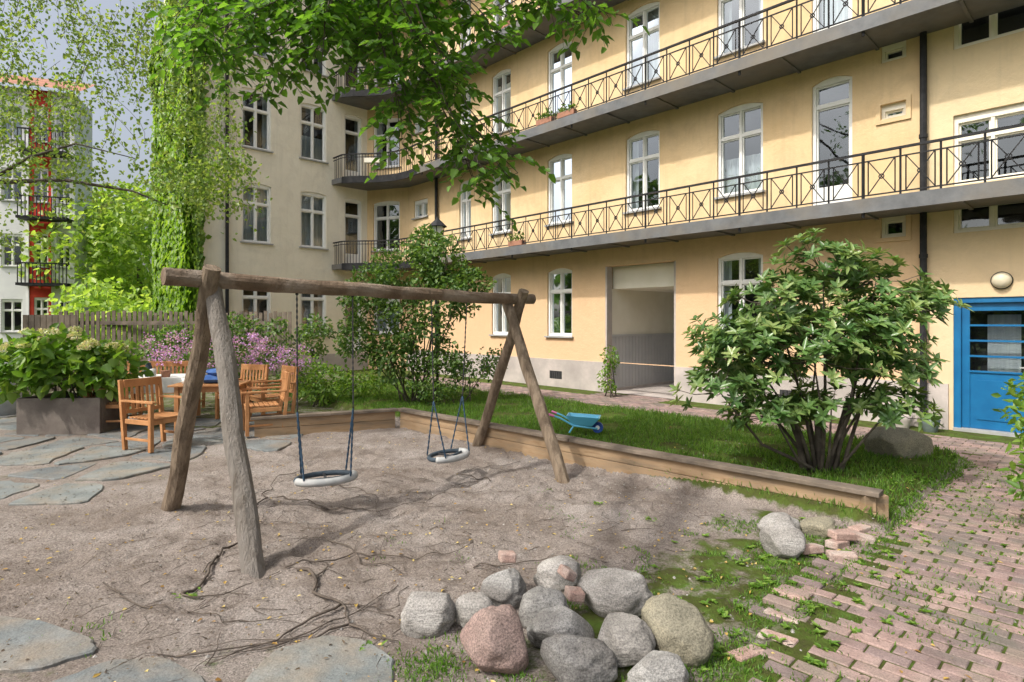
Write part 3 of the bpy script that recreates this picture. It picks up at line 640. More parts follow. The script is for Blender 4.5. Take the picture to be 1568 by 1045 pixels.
for br_ in G:
    for rep in range(3):
        j=Vector((random.uniform(-.12,.12),0,random.uniform(-.1,.12))); y0=random.uniform(5.4,6.6)
        P=[Vector((x,y0+random.uniform(-.1,.1),z))+j for x,z in br_]; P=polyline(P,.09)
        P=[p+Vector((noise.noise(p*2),noise.noise(p*2+Vector((3,3,3))),noise.noise(p*2+Vector((7,1,3)))))*.08 for p in P]
        if rep==0: br.tube([(P[0].x-.1,P[0].y-.1,5.9)]+P,[.018]+[.014-.011*i/len(P) for i in range(len(P))],5)
        else: br.tube(P,[.009-.006*i/len(P) for i in range(len(P))],4)
        for i,p in enumerate(P):
            if i<2 or random.random()<.15: continue
            for _ in range(1 if random.random()<.65 else 2):
                d=Vector((random.uniform(-1,1),random.uniform(-1,1),random.uniform(-.45,.25))).normalized(); L=random.uniform(.15,.45)
                q=[p+d*L*t+Vector((0,0,-.12*t*t)) for t in (0,.33,.66,1)]; br.tube(q,[.004,.003,.003,.002],3,cap=False)
                n=int(L/.05)
                for k in range(1,n+1):
                    t=k/n; pos=p+d*L*t+Vector((0,0,-.12*t*t)); side=d.cross(Vector((0,0,1))).normalized()*(1 if k%2 else -1)
                    C.append(pos); D.append(d*.7+side*.8+Vector((0,0,random.uniform(-.6,.0)))); N.append((random.uniform(-.7,.7),random.uniform(-.9,.5),1))
C=[tuple(c) for c in C];D=[tuple(c) for c in D]; n=len(C)
leaves('foliage',C,D,N,rng.uniform(.085,.14,n),rng.uniform(.055,.09,n),LM['canopy'],tree)
P,d=blob([(-1.2,5.0,7.3,2.2,2.2,.9),(-2.6,3.5,7.8,2.2,2.4,1.1)],1200,.3)
leaves('upper_foliage',P,d+rng.normal(size=P.shape)*.6,np.tile([0,0,1.],(len(P),1))+rng.normal(size=P.shape)*.4,rng.uniform(.1,.16,len(P)),rng.uniform(.07,.1,len(P)),LM['canopy'],tree)
br.build('trunk_and_branches',tree,smooth=True)
# birch on the left
birch=empty('birch_tree'); br=MB(); br.mat(M['bark'])
br.tube([(-10.6,8.0,-.2),(-10.5,8.0,2),(-10.2,8.1,4),(-9.9,8.2,6.5),(-9.7,8.3,9)],[.2,.17,.14,.1,.04],12,wob=.1)
br.tube([(-10.3,8.0,3.2),(-8.6,8.1,3.75),(-7.3,8.1,3.62),(-6.3,8.2,3.68),(-5.4,8.3,3.55),(-4.9,8.3,3.35)],[.07,.05,.035,.026,.016,.008],8,wob=.1)
br.tube([(-7.3,8.1,3.62),(-6.6,8.0,3.95),(-5.9,7.9,4.1),(-5.1,7.9,3.9)],[.025,.02,.012,.006],6)
br.tube([(-10.0,8.1,5),(-8,8.2,6.2),(-6,8.3,6.7),(-4.2,8.6,6.5)],[.08,.05,.03,.012],8); br.tube([(-10,8.2,6),(-8.5,9.5,7.5),(-6.5,10.5,8)],[.07,.04,.015],8)
C=[];D=[]
for i in range(560):
    x=random.uniform(-8.6,-3.6); y=random.uniform(6.8,10.2); 
    if x/y>-.46: continue
    zt=random.uniform(4.2,7.6); ln=random.uniform(.3,1.1)
    if noise.noise(Vector((x*1.1,y*.5,zt*.9)))<-.05: continue
    if -.64<x/y<-.53 and zt<5.6 and random.random()<.6: continue
    zmin=3.5+.35*noise.noise(Vector((x*1.5,y,1)))
    lean=random.uniform(-.5,.7); pts=[]
    m_=int(ln/.035)
    for k in range(m_):
        t=k/m_; z=zt-ln*t
        if z<zmin: break
        px=x+lean*(1-(1-t)**2)*ln+.05*math.sin(t*5+i); py=y+.08*math.cos(t*4+i); pts.append((px,py,z))
        for _ in range(2 if random.random()<.7 else 1):
            C.append((px+random.gauss(0,.07),py+random.gauss(0,.07),z+random.gauss(0,.03))); D.append((random.uniform(-1,1),random.uniform(-1,1),random.uniform(-1.2,.1)))
    if len(pts)>4: br.tube(pts[::4],.003,3,cap=False)
for cx,cy,cz,r,nn in ((-4.0,7.6,3.45,.5,800),(-3.6,7.5,3.75,.3,260),(-4.6,7.9,3.75,.4,380),(-6.9,8.1,3.75,.8,650),(-6.0,8.1,3.8,.5,350),(-6.8,7.6,4.7,.9,650),(-7.3,8,2.9,.45,260),(-4.3,7.8,4.3,.35,250)):
    q=rng.normal(size=(nn,3))*r*np.array([.55,.5,.38])
    for v in q: C.append((cx+v[0],cy+v[1],cz+v[2]-.3*abs(v[0]))); D.append((random.uniform(-1,1),random.uniform(-1,1),random.uniform(-1.2,.1)))
n=len(C); leaves('foliage',C,D,rng.normal(size=(n,3))+np.array([0,0,.8]),rng.uniform(.045,.07,n),rng.uniform(.035,.05,n),LM['birch'],birch)
br.build('trunk_and_branches',birch,smooth=True)
# rhododendron
rh=empty('rhododendron_bush'); st=MB(); st.mat(M['bark']); base=Vector((3.3,6.15,.08))
lob=[(2.45,6.0,1.35,.55,.5,.5),(2.15,6.0,.95,.42,.45,.38),(2.75,6.1,1.85,.5,.5,.42),(3.25,6.1,2.2,.42,.45,.42),(3.0,5.8,1.3,.6,.5,.5),(3.55,5.9,1.6,.5,.5,.42),(3.8,6.1,2.1,.42,.45,.28),
     (4.15,6.2,1.8,.45,.45,.28),(3.9,6.1,1.2,.5,.5,.35),(4.35,6.3,1.95,.3,.3,.16),(2.65,5.9,.72,.5,.4,.24),(3.45,6.6,1.4,.7,.5,.7),(2.6,6.5,1.3,.6,.4,.6),(3.85,5.95,.8,.4,.35,.22),(3.2,5.85,.85,.4,.4,.2)]
C=[];D=[];N=[];RN=[]
for l in lob:
    c=Vector(l[:3]); m_=base.lerp(c,.5)+Vector((random.uniform(-.1,.1),random.uniform(-.1,.1),-.12)); b0=base+Vector((random.uniform(-.12,.12),random.uniform(-.08,.08),-.05))
    st.tube([b0,b0.lerp(m_,.5)+Vector((0,0,.02)),m_,m_.lerp(c,.6),c],[.024,.02,.015,.01,.006],7,wob=.1)
    nr=int(105*(l[3]*l[4]*l[5]/.12)**.66)+14
    for k in range(nr):
        d=Vector(rv(1)[0]); 
        if d.z<-.45: d.z*=-.5; d.normalize()
        r=random.uniform(.5,1.14); p=c+Vector((d.x*l[3],d.y*l[4],d.z*l[5]))*r
        if noise.noise(p*2.6)<-.22: continue
        if random.random()<.3: st.tube([c.lerp(p,.2),c.lerp(p,.6)+Vector((0,0,-.03)),p],[.005,.004,.003],4,cap=False)
        o=(d+Vector((0,0,.8))).normalized(); u=o.orthogonal().normalized(); w=o.cross(u); nl=random.randint(7,10); a0=random.random()*6; tn=random.random()
        for q in range(nl):
            a=a0+q*2*math.pi/nl+random.uniform(-.15,.15); e=random.uniform(-.1,.55) if q%2 else random.uniform(.3,1.0)
            dd=u*math.cos(a)+w*math.sin(a)+o*e; C.append(tuple(p+o*random.uniform(-.02,.02))); D.append(tuple(dd)); N.append(tuple(o-dd*.3))
            RN.append(min(1,max(0,tn*.6+random.uniform(-.1,.4)+(.2 if r>.95 else -.1))))
n=len(C); leaves('foliage',C,D,N,rng.uniform(.085,.14,n),rng.uniform(.035,.05,n),LM['rhodo'],rh,.18,.12,np.array(RN))
for a in range(3): st.tube([base+Vector((-.2+.15*a,0,-.15)),base+Vector((-.25+.2*a,.05,.35)),base+Vector((-.4+.35*a,.1,.8))],[.045,.035,.022],8,wob=.15)
st.build('stems',rh,smooth=True)
def shrub(name,lobes,n,base,leafL,leafW,mat,shell=.35,stems=7,th=-.22):
    e=empty(name); s_=MB(); s_.mat(M['bark'])
    P,d=blob(lobes,n,shell,th); m_=len(P)
    leaves('foliage',P,d*.6+rng.normal(size=P.shape)*.7+np.array([0,0,-.2]),rng.normal(size=P.shape)*.5+np.array([0,0,1.]),rng.uniform(leafL*.7,leafL*1.25,m_),rng.uniform(leafW*.7,leafW*1.2,m_),mat,e)
    b0=Vector(base)
    for k in range(stems):
        l=lobes[k%len(lobes)]; c=Vector(l[:3])+Vector(rv(1)[0])*.3*l[3]; q=b0+Vector((random.uniform(-.25,.25),random.uniform(-.2,.2),-.1)); m2=q.lerp(c,.55)+Vector((random.uniform(-.1,.1),0,.1))
        s_.tube([q,q.lerp(m2,.5),m2,c],[.018,.014,.01,.004],6)
        for _ in range(4):
            t=random.uniform(.4,.9); a=m2.lerp(c,t); s_.tube([a,a+Vector(rv(1)[0])*.5*l[3]],[.005,.003],4,cap=False)
    s_.build('stems',e,smooth=True); return e
shrub('lilac_bush',[(-2.1,11.4,2.6,.8,.6,.65),(-1.4,11.3,2.9,.55,.5,.5),(-1.1,11.2,2.3,.6,.6,.6),(-2.8,11.3,2.2,.55,.5,.6),(-1.9,11.2,1.7,.8,.6,.6),(-.75,11.2,2.4,.4,.4,.3),(-2.3,11.2,1.0,.7,.5,.5),(-1.3,11.1,1.0,.5,.4,.4),(-1.7,11.6,3.25,.35,.4,.35),(-3.0,11.2,1.4,.4,.4,.5)],11000,(-1.9,11.3,0),.09,.06,LM['lilac'],.2,16,-.15)
shrub('garden_shrub',[(-.9,11.3,.7,.45,.4,.4),(-1.5,11.0,.45,.5,.4,.3),(-.4,11.6,.9,.3,.3,.4)],1500,(-1,11.3,0),.07,.045,LM['lilac'],.2,5)
shrub('garden_shrub',[(-3.7,11.6,.5,.55,.5,.45),(-4.3,11.9,.6,.5,.4,.5),(-3.1,12,.4,.5,.5,.35)],1900,(-3.8,11.7,0),.08,.05,LM['hyd'],.3,5)
shrub('laurel_hedge',[(4.25,4.4,.5,.32,.5,.35),(4.75,5.0,.65,.35,.5,.4),(5.5,5.9,.8,.35,.6,.4),(3.95,3.9,.28,.25,.4,.28),(6.0,6.3,.6,.35,.5,.4)],2300,(5.0,5,0),.10,.05,LM['hyd'],.4,6)
shrub('climbing_plant',[(2.2,13.0,.9,.2,.15,.4),(2.15,13.0,.4,.25,.2,.3)],380,(2.2,13.0,0),.08,.06,LM['hyd'],.2,4)
shrub('garden_shrub',[(-7.0,14.5,1.3,.8,.6,.7),(-8.3,14.5,1.1,.9,.6,.6),(-6.0,15,1.2,.6,.5,.6),(-5.2,15.5,1.3,.5,.5,.6)],3600,(-7,14.5,0),.11,.07,LM['lilac'],.3,5)
shrub('garden_shrub',[(-12.2,11.5,1.2,1.0,.7,.9),(-11.0,11.5,.8,.8,.6,.7),(-13.2,12,1.6,.8,.7,1.0)],3600,(-12,11.5,0),.11,.07,LM['hyd'],.3,5)
ph=shrub('phlox_plants',[(-5.9,11.6,.7,.5,.4,.5),(-5.1,11.5,.75,.5,.4,.5),(-4.5,11.4,.6,.4,.4,.5),(-6.6,12,.7,.5,.4,.5)],3800,(-5.3,11.5,0),.08,.025,LM['lilac'],.2,8)
C=[]
for k in range(125):
    x=random.uniform(-7.0,-4.0); y=random.uniform(10.9,11.9); z=random.uniform(.85,1.45) if x<-4.6 else random.uniform(.7,1.2)
    q=rng.normal(size=(22,3))*np.array([.05,.05,.045])+np.array([x,y,z]); C.append(q)
C=np.concatenate(C); n=len(C); leaves('flowers',C,rv(n),rv(n),.036,.036,LM['phlox'],ph,0,0)
hy=shrub('hydrangea_plant',[(-6.8,8.9,1.0,.75,.5,.4),(-7.5,8.9,.95,.5,.5,.4),(-6.1,8.9,1.0,.45,.4,.38),(-6.9,8.7,1.3,.5,.4,.28)],1300,(-6.8,8.95,.45),.18,.13,LM['hyd'],.5,8)
C=[]
for k in range(22):
    a=random.uniform(-1,1); x=-6.8+a*.95; y=8.7+random.uniform(-.45,.3); z=1.50-.35*a*a+random.uniform(-.2,.1)
    d=rv(70); d[:,2]=np.abs(d[:,2]); C.append(d*.08+np.array([x,y,z]))
C=np.concatenate(C); n=len(C); leaves('flowers',C,rv(n),rv(n),.035,.035,LM['hydf'],hy,0,0)
# ivy
iv=empty('climbing_ivy'); C=[];D=[];N=[]
for k in range(15500):
    a=random.uniform(-.1,3.7); z=random.uniform(.1,13.2); w=noise.noise(Vector((a*1.3,z*.7,4)))
    if w<-.45 or (z>11 and w<-.05): continue
    o=random.uniform(.03,.30)+.25*max(0,w); C.append(SD.p(a,o,z)); D.append((FA.n.x*.3+random.uniform(-.5,.5),FA.n.y*.3+random.uniform(-.5,.5),-1)); N.append((SD.n.x+random.uniform(-.4,.4),SD.n.y+random.uniform(-.4,.4),.5))
for k in range(1500):
    z=random.uniform(.5,13); wd=.18+.3*max(0,noise.noise(Vector((2,z*.6,1)))); q=-3.6+abs(random.gauss(0,1))*wd*.6
    C.append(WI.p(q,random.uniform(.03,.2),z)); D.append((random.uniform(-.5,.5),random.uniform(-.5,.5),-1)); N.append((WI.n.x,WI.n.y,.5))
n=len(C); leaves('foliage',C,D,N,rng.uniform(.13,.22,n),rng.uniform(.12,.18,n),LM['ivy'],iv)
# distant trees
ft=empty('distant_trees'); lob=[]
for k in range(30):
    y=random.uniform(28,50); x=-y*random.uniform(.5,1.0); z=random.uniform(.5,8.5); r=random.uniform(1.6,3)
    lob.append((x,y,z,r,r,r*.8))
for k in range(26): y=random.uniform(27,46); t=random.uniform(.57,.76); lob.append((-y*t,y,random.uniform(.5,9),2.2,2.2,1.8))
for k in range(10): y=random.uniform(22,26); lob.append((-y*random.uniform(.60,.74),y,random.uniform(.8,2.6),1.4,1.3,1.2))
P,d=blob(lob,36000,.5); n=len(P)
leaves('foliage',P,d*.5+rng.normal(size=P.shape),rng.normal(size=P.shape)*.6+np.array([0,0,1.]),rng.uniform(.2,.38,n),rng.uniform(.16,.28,n),LM['far'],ft)
tk=MB(); tk.mat(M['bark'])
for k in range(16): l=lob[k*2]; tk.tube([(l[0],l[1],-.3),(l[0]+.2,l[1],l[2]*.6),(l[0],l[1],l[2]+1)],[.25,.18,.05],7)
tk.build('trunks',ft)
# unseen trees off to the left, added to block bright sky reflections in panes
ct=empty('reflection_trees'); lob=[]
for k in range(30):
    lob.append((random.uniform(-21,-15.5),random.uniform(-6,13),random.uniform(1.5,9.5),random.uniform(1.5,2.4),random.uniform(1.5,2.4),random.uniform(1.2,1.9)))
P,d=blob(lob,10000,.4); n=len(P)
leaves('foliage',P,d*.5+rng.normal(size=P.shape),rng.normal(size=P.shape)*.6+np.array([0,0,1.]),rng.uniform(.4,.7,n),rng.uniform(.3,.5,n),LM['lilac'],ct)
tk=MB(); tk.mat(M['bark'])
for k in range(8): l=lob[k*3]; tk.tube([(l[0],l[1],-.3),(l[0]+.2,l[1],l[2]*.6),(l[0],l[1],l[2]+1)],[.25,.18,.05],7)
tk.build('trunks',ct)
# grass blades
def blades(name,pts,h0,h1,par=None):
    n=len(pts); P=np.array(pts); d=rng.normal(size=(n,3))*.45; d[:,2]=1
    return leaves(name,P,d,rv(n),rng.uniform(h0,h1,n),rng.uniform(.005,.009,n),LM['grass'],par,.1,.25)
pts=[]
while len(pts)<38000:
    s=random.uniform(-.6,12); p=random.uniform(2.36,5.83)
    x,y,_=FA.p(s,p,0)
    if random.random()>min(1,(9/y)**1.5)*1.0: continue
    if noise.noise(Vector((x*1.7,y*1.7,8)))<-.3: continue
    pts.append((x,y,gz(x,y)-.005))
blades('lawn_grass',pts,.035,.09)
pts=[]
for k in range(60000):
    s=random.uniform(-2.5,.9); p=random.uniform(2.4,9.6); x,y,_=FA.p(s,p,0)
    if p<5.85 and s>-.45: continue
    w=noise.noise(Vector((x*2.3,y*2.3,3)))+.45*noise.noise(Vector((x*7,y*7,3)))
    edge=math.exp(-((s+.35)/.4)**2)
    if s>-.2 and noise.noise(Vector((x*3,y*3,1)))<.12: continue
    if w<.02-.35*edge: continue
    if s<-.6:   # keep to the joints
        fr=((p-2.4)/.1+.5)%1
        if .10<fr<.90 and random.random()<.9: continue
    pts.append((x,y,.008 if s<-.5 else gz(x,y)))
for k in range(60):
    cx=random.uniform(-1.0,2.2); cy=random.uniform(3.0,6.2); 
    if random.random()<.6: continue
    for _ in range(20): x=cx+random.gauss(0,.05); y=cy+random.gauss(0,.05); pts.append((x,y,gz(x,y)-.01))
for cx,cy,sd,nn in ((-.4,2.85,.1,600),(.02,2.72,.07,150),(1.0,2.8,.12,400),(-2.3,3.15,.12,60)):
    for _ in range(nn): x=random.gauss(cx,sd); y=random.gauss(cy,sd); pts.append((x,y,0))
blades('grass_tufts',pts,.012,.038)
C=[];D=[]
for k in range(900):
    x=random.uniform(-5,4.5); y=random.uniform(2.4,9) if random.random()<.6 else random.uniform(2.6,5)
    s_,p_=to_sp(x,y)
    if s_<-.6 and random.random()<.6: continue
    C.append((x,y,gz(x,y)+.012)); D.append((random.uniform(-1,1),random.uniform(-1,1),random.uniform(-.1,.2)))
n=len(C); leaves('fallen_leaves',C,D,rng.normal(size=(n,3))*.25+np.array([0,0,1.]),rng.uniform(.018,.04,n),rng.uniform(.01,.022,n),LM['dead'])
C=[];D=[]
for k in range(9000):
    x=random.uniform(-6.5,2.6); y=random.uniform(2.3,9); 
    w=noise.noise(Vector((x*1.6,y*1.6,11)))+.12*(-x-1)
    if w<.05 and random.random()<.8: continue
    C.append((x,y,gz(x,y)+.006+(.02 if x<-3.3 or y<3.1 else 0))); D.append((random.uniform(-1,1),random.uniform(-1,1),random.uniform(-.1,.3)))
n=len(C); leaves('leaf_litter',C,D,rng.normal(size=(n,3))*.3+np.array([0,0,1.]),rng.uniform(.008,.030,n),rng.uniform(.004,.012,n),LM['litter'])
C=[];D=[]
for k in range(230):
    s=random.gauss(-.4,.35); p=random.uniform(2.5,8.6); x,y,_=FA.p(s,p,0)
    if s>-.2 and p<5.9: continue
    for q in range(7): C.append((x,y,gz(x,y)+.008)); a=random.random()*6.3; D.append((math.cos(a),math.sin(a),random.uniform(.2,.8)))
for cx,cy in ((-.75,3.02),(1.15,5.0),(.78,5.4),(-2.0,3.6),(1.6,4.1)):
    for q in range(14): C.append((cx+random.gauss(0,.03),cy+random.gauss(0,.03),.01)); a=random.random()*6.3; D.append((math.cos(a),math.sin(a),random.uniform(.2,.9)))
n=len(C); leaves('weeds',C,D,np.tile([0,0,1.],(n,1)),rng.uniform(.02,.05,n),rng.uniform(.014,.025,n),LM['hyd'])
# twigs on the ground
tw_=MB(); tw_.mat(M['twig'])
def gtwig(P,r,lift=.8):
    Q=polyline([Vector((x,y,0)) for x,y in P],.06); Q=[q+Vector((noise.noise(q*3)*.10+noise.noise(q*9)*.03,noise.noise(q*3+Vector((4,4,4)))*.10,0)) for q in Q]
    Q=[Vector((q.x,q.y,gz(q.x,q.y)+r*lift+.012+.012*noise.noise(q*5))) for q in Q]; tw_.tube(Q,[r*(1-.75*i/len(Q)) for i in range(len(Q))],6)
for P,r in (([(-2.0,3.55),(-2.05,4.1),(-2.2,4.9),(-2.4,5.6),(-2.6,6.4)],.011),([(-1.45,3.95),(-1.25,3.75),(-1.0,3.45),(-.9,3.2)],.013),([(-1.55,4.0),(-1.2,4.25),(-.7,4.1),(-.3,4.4)],.006),
   ([(-1.0,3.45),(-1.25,3.1),(-1.5,2.9)],.008),([(-1.4,4.5),(-1.15,4.2),(-.7,3.85)],.006),([(-2.3,5.6),(-1.7,5.4),(-1.1,5.3),(-.8,5.6)],.007),([(-1.9,6.0),(-1.3,5.7),(-1.2,5.1)],.006),([(-.2,6.2),(-.6,6.6),(-.2,6.9)],.006),
   ([(-2.6,3.7),(-2.2,3.45),(-1.6,3.3),(-1.0,3.25)],.005),([(-1.3,3.0),(-.9,3.35),(-.75,3.7)],.005),([(-.2,4.0),(.3,4.2),(.7,4.1)],.004),([(-1.7,2.95),(-1.2,3.1),(-.8,3.05)],.005)):
    gtwig(P,r)
    for _ in range(3):   # side shoots
        a_=Vector(random.choice(P)); an=random.random()*6.3; l=random.uniform(.2,.5); gtwig([tuple(a_),(a_.x+l*math.cos(an)*.5,a_.y+l*math.sin(an)*.5),(a_.x+l*math.cos(an+.4),a_.y+l*math.sin(an+.4))],r*.5)
for k in range(330):
    x=random.uniform(-3,1.6) if random.random()<.5 else random.uniform(-2.6,-.3); y=random.uniform(2.8,6.5); a=random.random()*6.3; l=random.uniform(.04,.22)
    gtwig([(x,y),(x+l*.5*math.cos(a),y+l*.5*math.sin(a)),(x+l*math.cos(a+.4),y+l*math.sin(a+.4))],random.uniform(.0015,.003),.4)
tw_.build('fallen_twigs',smooth=True)
ps=MB(); ps.mat(gran[1])
for k in range(900):
    x=random.uniform(-3,3); y=random.uniform(2.6,8); r=random.uniform(.004,.012); z=gz(x,y)
    vs=[(x+r*math.cos(a)*random.uniform(.7,1.3),y+r*math.sin(a)*random.uniform(.7,1.3),z) for a in (0,1.3,2.5,3.8,5)]+[(x,y,z+r*.9)]
    ps.add(vs,[(i,(i+1)%5,5) for i in range(5)])
ps.build('pebbles')
# ---------------- garden furniture
M['teak']=nmat('oiled_teak',(.42,.19,.075),(.54,.28,.125),4,.55,.2,30,.005,c3=(.34,.16,.065),c3scale=5)
def chair_parts(k,hw=.27):
    for sx in (-hw,hw):
        k.box(sx-.025,sx+.025,-.26,-.21,0,.62); k.hexa([(sx-.025,.22,0),(sx+.025,.22,0),(sx+.025,.27,0),(sx-.025,.27,0),(sx-.025,.32,.9),(sx+.025,.32,.9),(sx+.025,.36,.9),(sx-.025,.36,.9)])
        k.box(sx-.035,sx+.035,-.31,.29,.62,.645); k.box(sx-.015,sx+.015,-.21,.23,.34,.40); k.box(sx-.013,sx+.013,-.21,.23,.13,.16)
    w=hw-.025
    k.box(-w,w,-.25,-.22,.34,.40)
    for i in range(7): k.box(-w,w,-.26+i*.068,-.205+i*.068,.405,.425)
    def bz(z): return .22+(z)*.105
    k.box(-w,w,bz(.86)-.01,bz(.86)+.025,.80,.90); k.box(-w,w,bz(.5)-.01,bz(.5)+.02,.46,.51)
    n=int((2*w-.07)/.07)
    for i in range(n+1):
        sx=-w+.035+i*(2*w-.07)/n; k.hexa([(sx-.02,bz(.5),.5),(sx+.02,bz(.5),.5),(sx+.02,bz(.5)+.012,.5),(sx-.02,bz(.5)+.012,.5),(sx-.02,bz(.8),.81),(sx+.02,bz(.8),.81),(sx+.02,bz(.8)+.012,.81),(sx-.02,bz(.8)+.012,.81)])
def armchair(x,y,rz):
    k=MB(); k.mat(M['teak']); k.T=Matrix.Translation((x,y,.03))@Matrix.Rotation(rz,4,'Z'); chair_parts(k)
    return k.build('garden_armchair',bevel=.004)
armchair(-4.7,7.75,R(68)); armchair(-3.75,8.8,R(-62)); armchair(-6.2,9.15,R(100)); armchair(-4.7,10.1,R(-20)); armchair(-4.05,9.8,R(-45))
k=MB(); k.mat(M['teak']); k.T=Matrix.Translation((-6.6,10.9,.03))@Matrix.Rotation(R(10),4,'Z'); chair_parts(k,.7); k.build('garden_bench',bevel=.004)
def table(x,y,rz,l,w,cloth=False):
    k=MB(); k.T=Matrix.Translation((x,y,.03))@Matrix.Rotation(rz,4,'Z'); k.mat(M['teak'])
    for sx in (-1,1):
        for sy in (-1,1): k.box(sx*(l/2-.1)-.03,sx*(l/2-.1)+.03,sy*(w/2-.09)-.03,sy*(w/2-.09)+.03,0,.70)
        k.box(sx*(l/2-.1)-.012,sx*(l/2-.1)+.012,-(w/2-.12),w/2-.12,.61,.70)
    for sy in (-1,1): k.box(-(l/2-.13),l/2-.13,sy*(w/2-.09)-.012,sy*(w/2-.09)+.012,.61,.70)
    n=int(w/.1)
    for i in range(n): k.box(-l/2,l/2,-w/2+i*w/n+.004,-w/2+(i+1)*w/n-.004,.70,.725)
    o=k.build('garden_table',bevel=.003)
    if cloth:
        c=MB(); c.T=k.T; c.mat(M['white']); c.box(-l/2-.02,l/2+.02,-w/2-.02,w/2+.02,.727,.737)
        def side(p,q,nx_,ny_):
            m_=14
            for i in range(m_):
                t0,t1=i/m_,(i+1)/m_; a=Vector(p).lerp(Vector(q),t0); b_=Vector(p).lerp(Vector(q),t1); o0=.02+.02*math.sin(i*2.1); o1=.02+.02*math.sin((i+1)*2.1)
                c.quad((a.x,a.y,.735),(b_.x,b_.y,.735),(b_.x+nx_*o1,b_.y+ny_*o1,.50),(a.x+nx_*o0,a.y+ny_*o0,.50))
        X,Y=l/2+.02,w/2+.02
        side((-X,-Y,0),(X,-Y,0),0,-1); side((-X,Y,0),(X,Y,0),0,1); side((-X,-Y,0),(-X,Y,0),-1,0); side((X,-Y,0),(X,Y,0),1,0)
        c.build('tablecloth',o)
    return o
t1=table(-4.6,8.95,R(10),1.0,.7); t2=table(-5.95,9.9,R(15),1.2,.8,True)
k=MB(); k.mat(M['seatdark']); k.lathe((-6.1,9.8,.77),[(0,0),(.05,0),(.075,.08),(.05,.17),(.035,.22),(.045,.23)],16); k.mat(M['pot']); k.lathe((-5.75,9.7,.77),[(0,0),(.06,0),(.08,.1),(.08,.11),(.0,.1)],16); k.mat(M['white']); k.lathe((-5.9,9.6,.77),[(0,0),(.04,0),(.05,.14),(0,.15)],14)
k.build('table_jugs',t2,smooth=True)
# cushions and crockery on the wooden table
k=MB(); cu=nmat('blue_cushion',(.04,.10,.30),(.10,.20,.45),6,.9,.3); k.mat(cu)
def cushion(c,w,h,rz):
    n=10; vs=[];fs=[]; ca,sa=math.cos(rz),math.sin(rz)
    for sgn in (-1,1):
        for i in range(n+1):
            for j in range(n+1):
                u=i/n*2-1; v=j/n*2-1; t=(1-u**4)*(1-v**4); x=u*w*(1-.08*v*v); y=v*w*(1-.08*u*u)
                vs.append((c[0]+x*ca-y*sa,c[1]+x*sa+y*ca,c[2]+h+sgn*h*t**.5))
    for s_ in range(2):
        b0=s_*(n+1)**2
        for i in range(n):
            for j in range(n): a=b0+i*(n+1)+j; fs.append((a,a+1,a+n+2,a+n+1))
    k.add(vs,fs)
cushion((-4.55,8.95,.76),.2,.06,.3); cushion((-4.5,9.0,.87),.18,.05,.8)
k.mat(M['white']); k.lathe((-4.9,8.75,.76),[(0,0),(.04,0),(.045,.09),(.038,.09),(.035,.01)],14); k.lathe((-4.85,9.05,.76),[(0,0),(.07,.0),(.11,.02),(.07,.01)],18)
k.build('cushions_and_cups',t1,smooth=True)
k=MB(); k.mat(nmat('planter_concrete',(.15,.125,.11),(.22,.19,.165),3,.85,.5,c3=(.11,.095,.085),c3scale=2))
k.T=Matrix.Translation((-6.78,9.05,0))@Matrix.Rotation(R(3),4,'Z')
for (x0,x1,y0,y1) in ((-.6,.6,-.35,-.29),(-.6,.6,.29,.35),(-.6,-.54,-.29,.29),(.54,.6,-.29,.29)): k.box(x0,x1,y0,y1,0,.55)
k.mat(M['dark']); k.box(-.54,.54,-.29,.29,.1,.5); k.build('planter_box',bevel=.008)
k=MB(); k.mat(nmat('grey_cover',(.30,.32,.34),(.40,.42,.44),3,.6,.4,6,.05)); pr=[(.42,0),(.45,.2),(.40,.55),(.36,.8),(.28,.95),(.1,1.02),(0,1.03)]
k.lathe((-9.4,10.6,0),pr,18); k.build('covered_grill',smooth=True)
k=MB(); k.mat(M['timbercap'])
for i in range(46):
    x=-11.8+i*.125; y=15.2+.02*i; k.box(x,x+.09,y,y+.022,.2,1.95+.03*math.sin(i*9))
k.box(-11.8,-6.1,15.23,15.27,.6,.7); k.box(-11.8,-6.1,15.35,15.39,1.6,1.7)
k.build('picket_fence')
k=MB(); k.mat(M['timbercap'])
for i in range(9): x=-11.9+i*.145; k.box(x,x+.13,14.2,14.225,0,1.85)
k.build('board_fence')
k=MB(); k.mat(M['iron']); c=(-1.52,11.9,0); k.tube([(c[0],c[1],0),(c[0],c[1],3.3)],.03,10); k.lathe((c[0],c[1],0),[(.08,0),(.08,.25),(.04,.35)],12); k.lathe((c[0],c[1],3.3),[(.05,0),(.12,.02),(.12,.04)],8); k.lathe((c[0],c[1],3.62),[(.2,0),(.12,.08),(.04,.15),(0,.22)],8)
for a in range(4): q=math.pi/2*a; k.bar((c[0]+.1*math.cos(q),c[1]+.1*math.sin(q),3.33),(c[0]+.14*math.cos(q),c[1]+.14*math.sin(q),3.63),.015)
k.mat(M['white']); k.lathe((c[0],c[1],3.34),[(.09,0),(.12,.28)],8); k.build('garden_lamp')
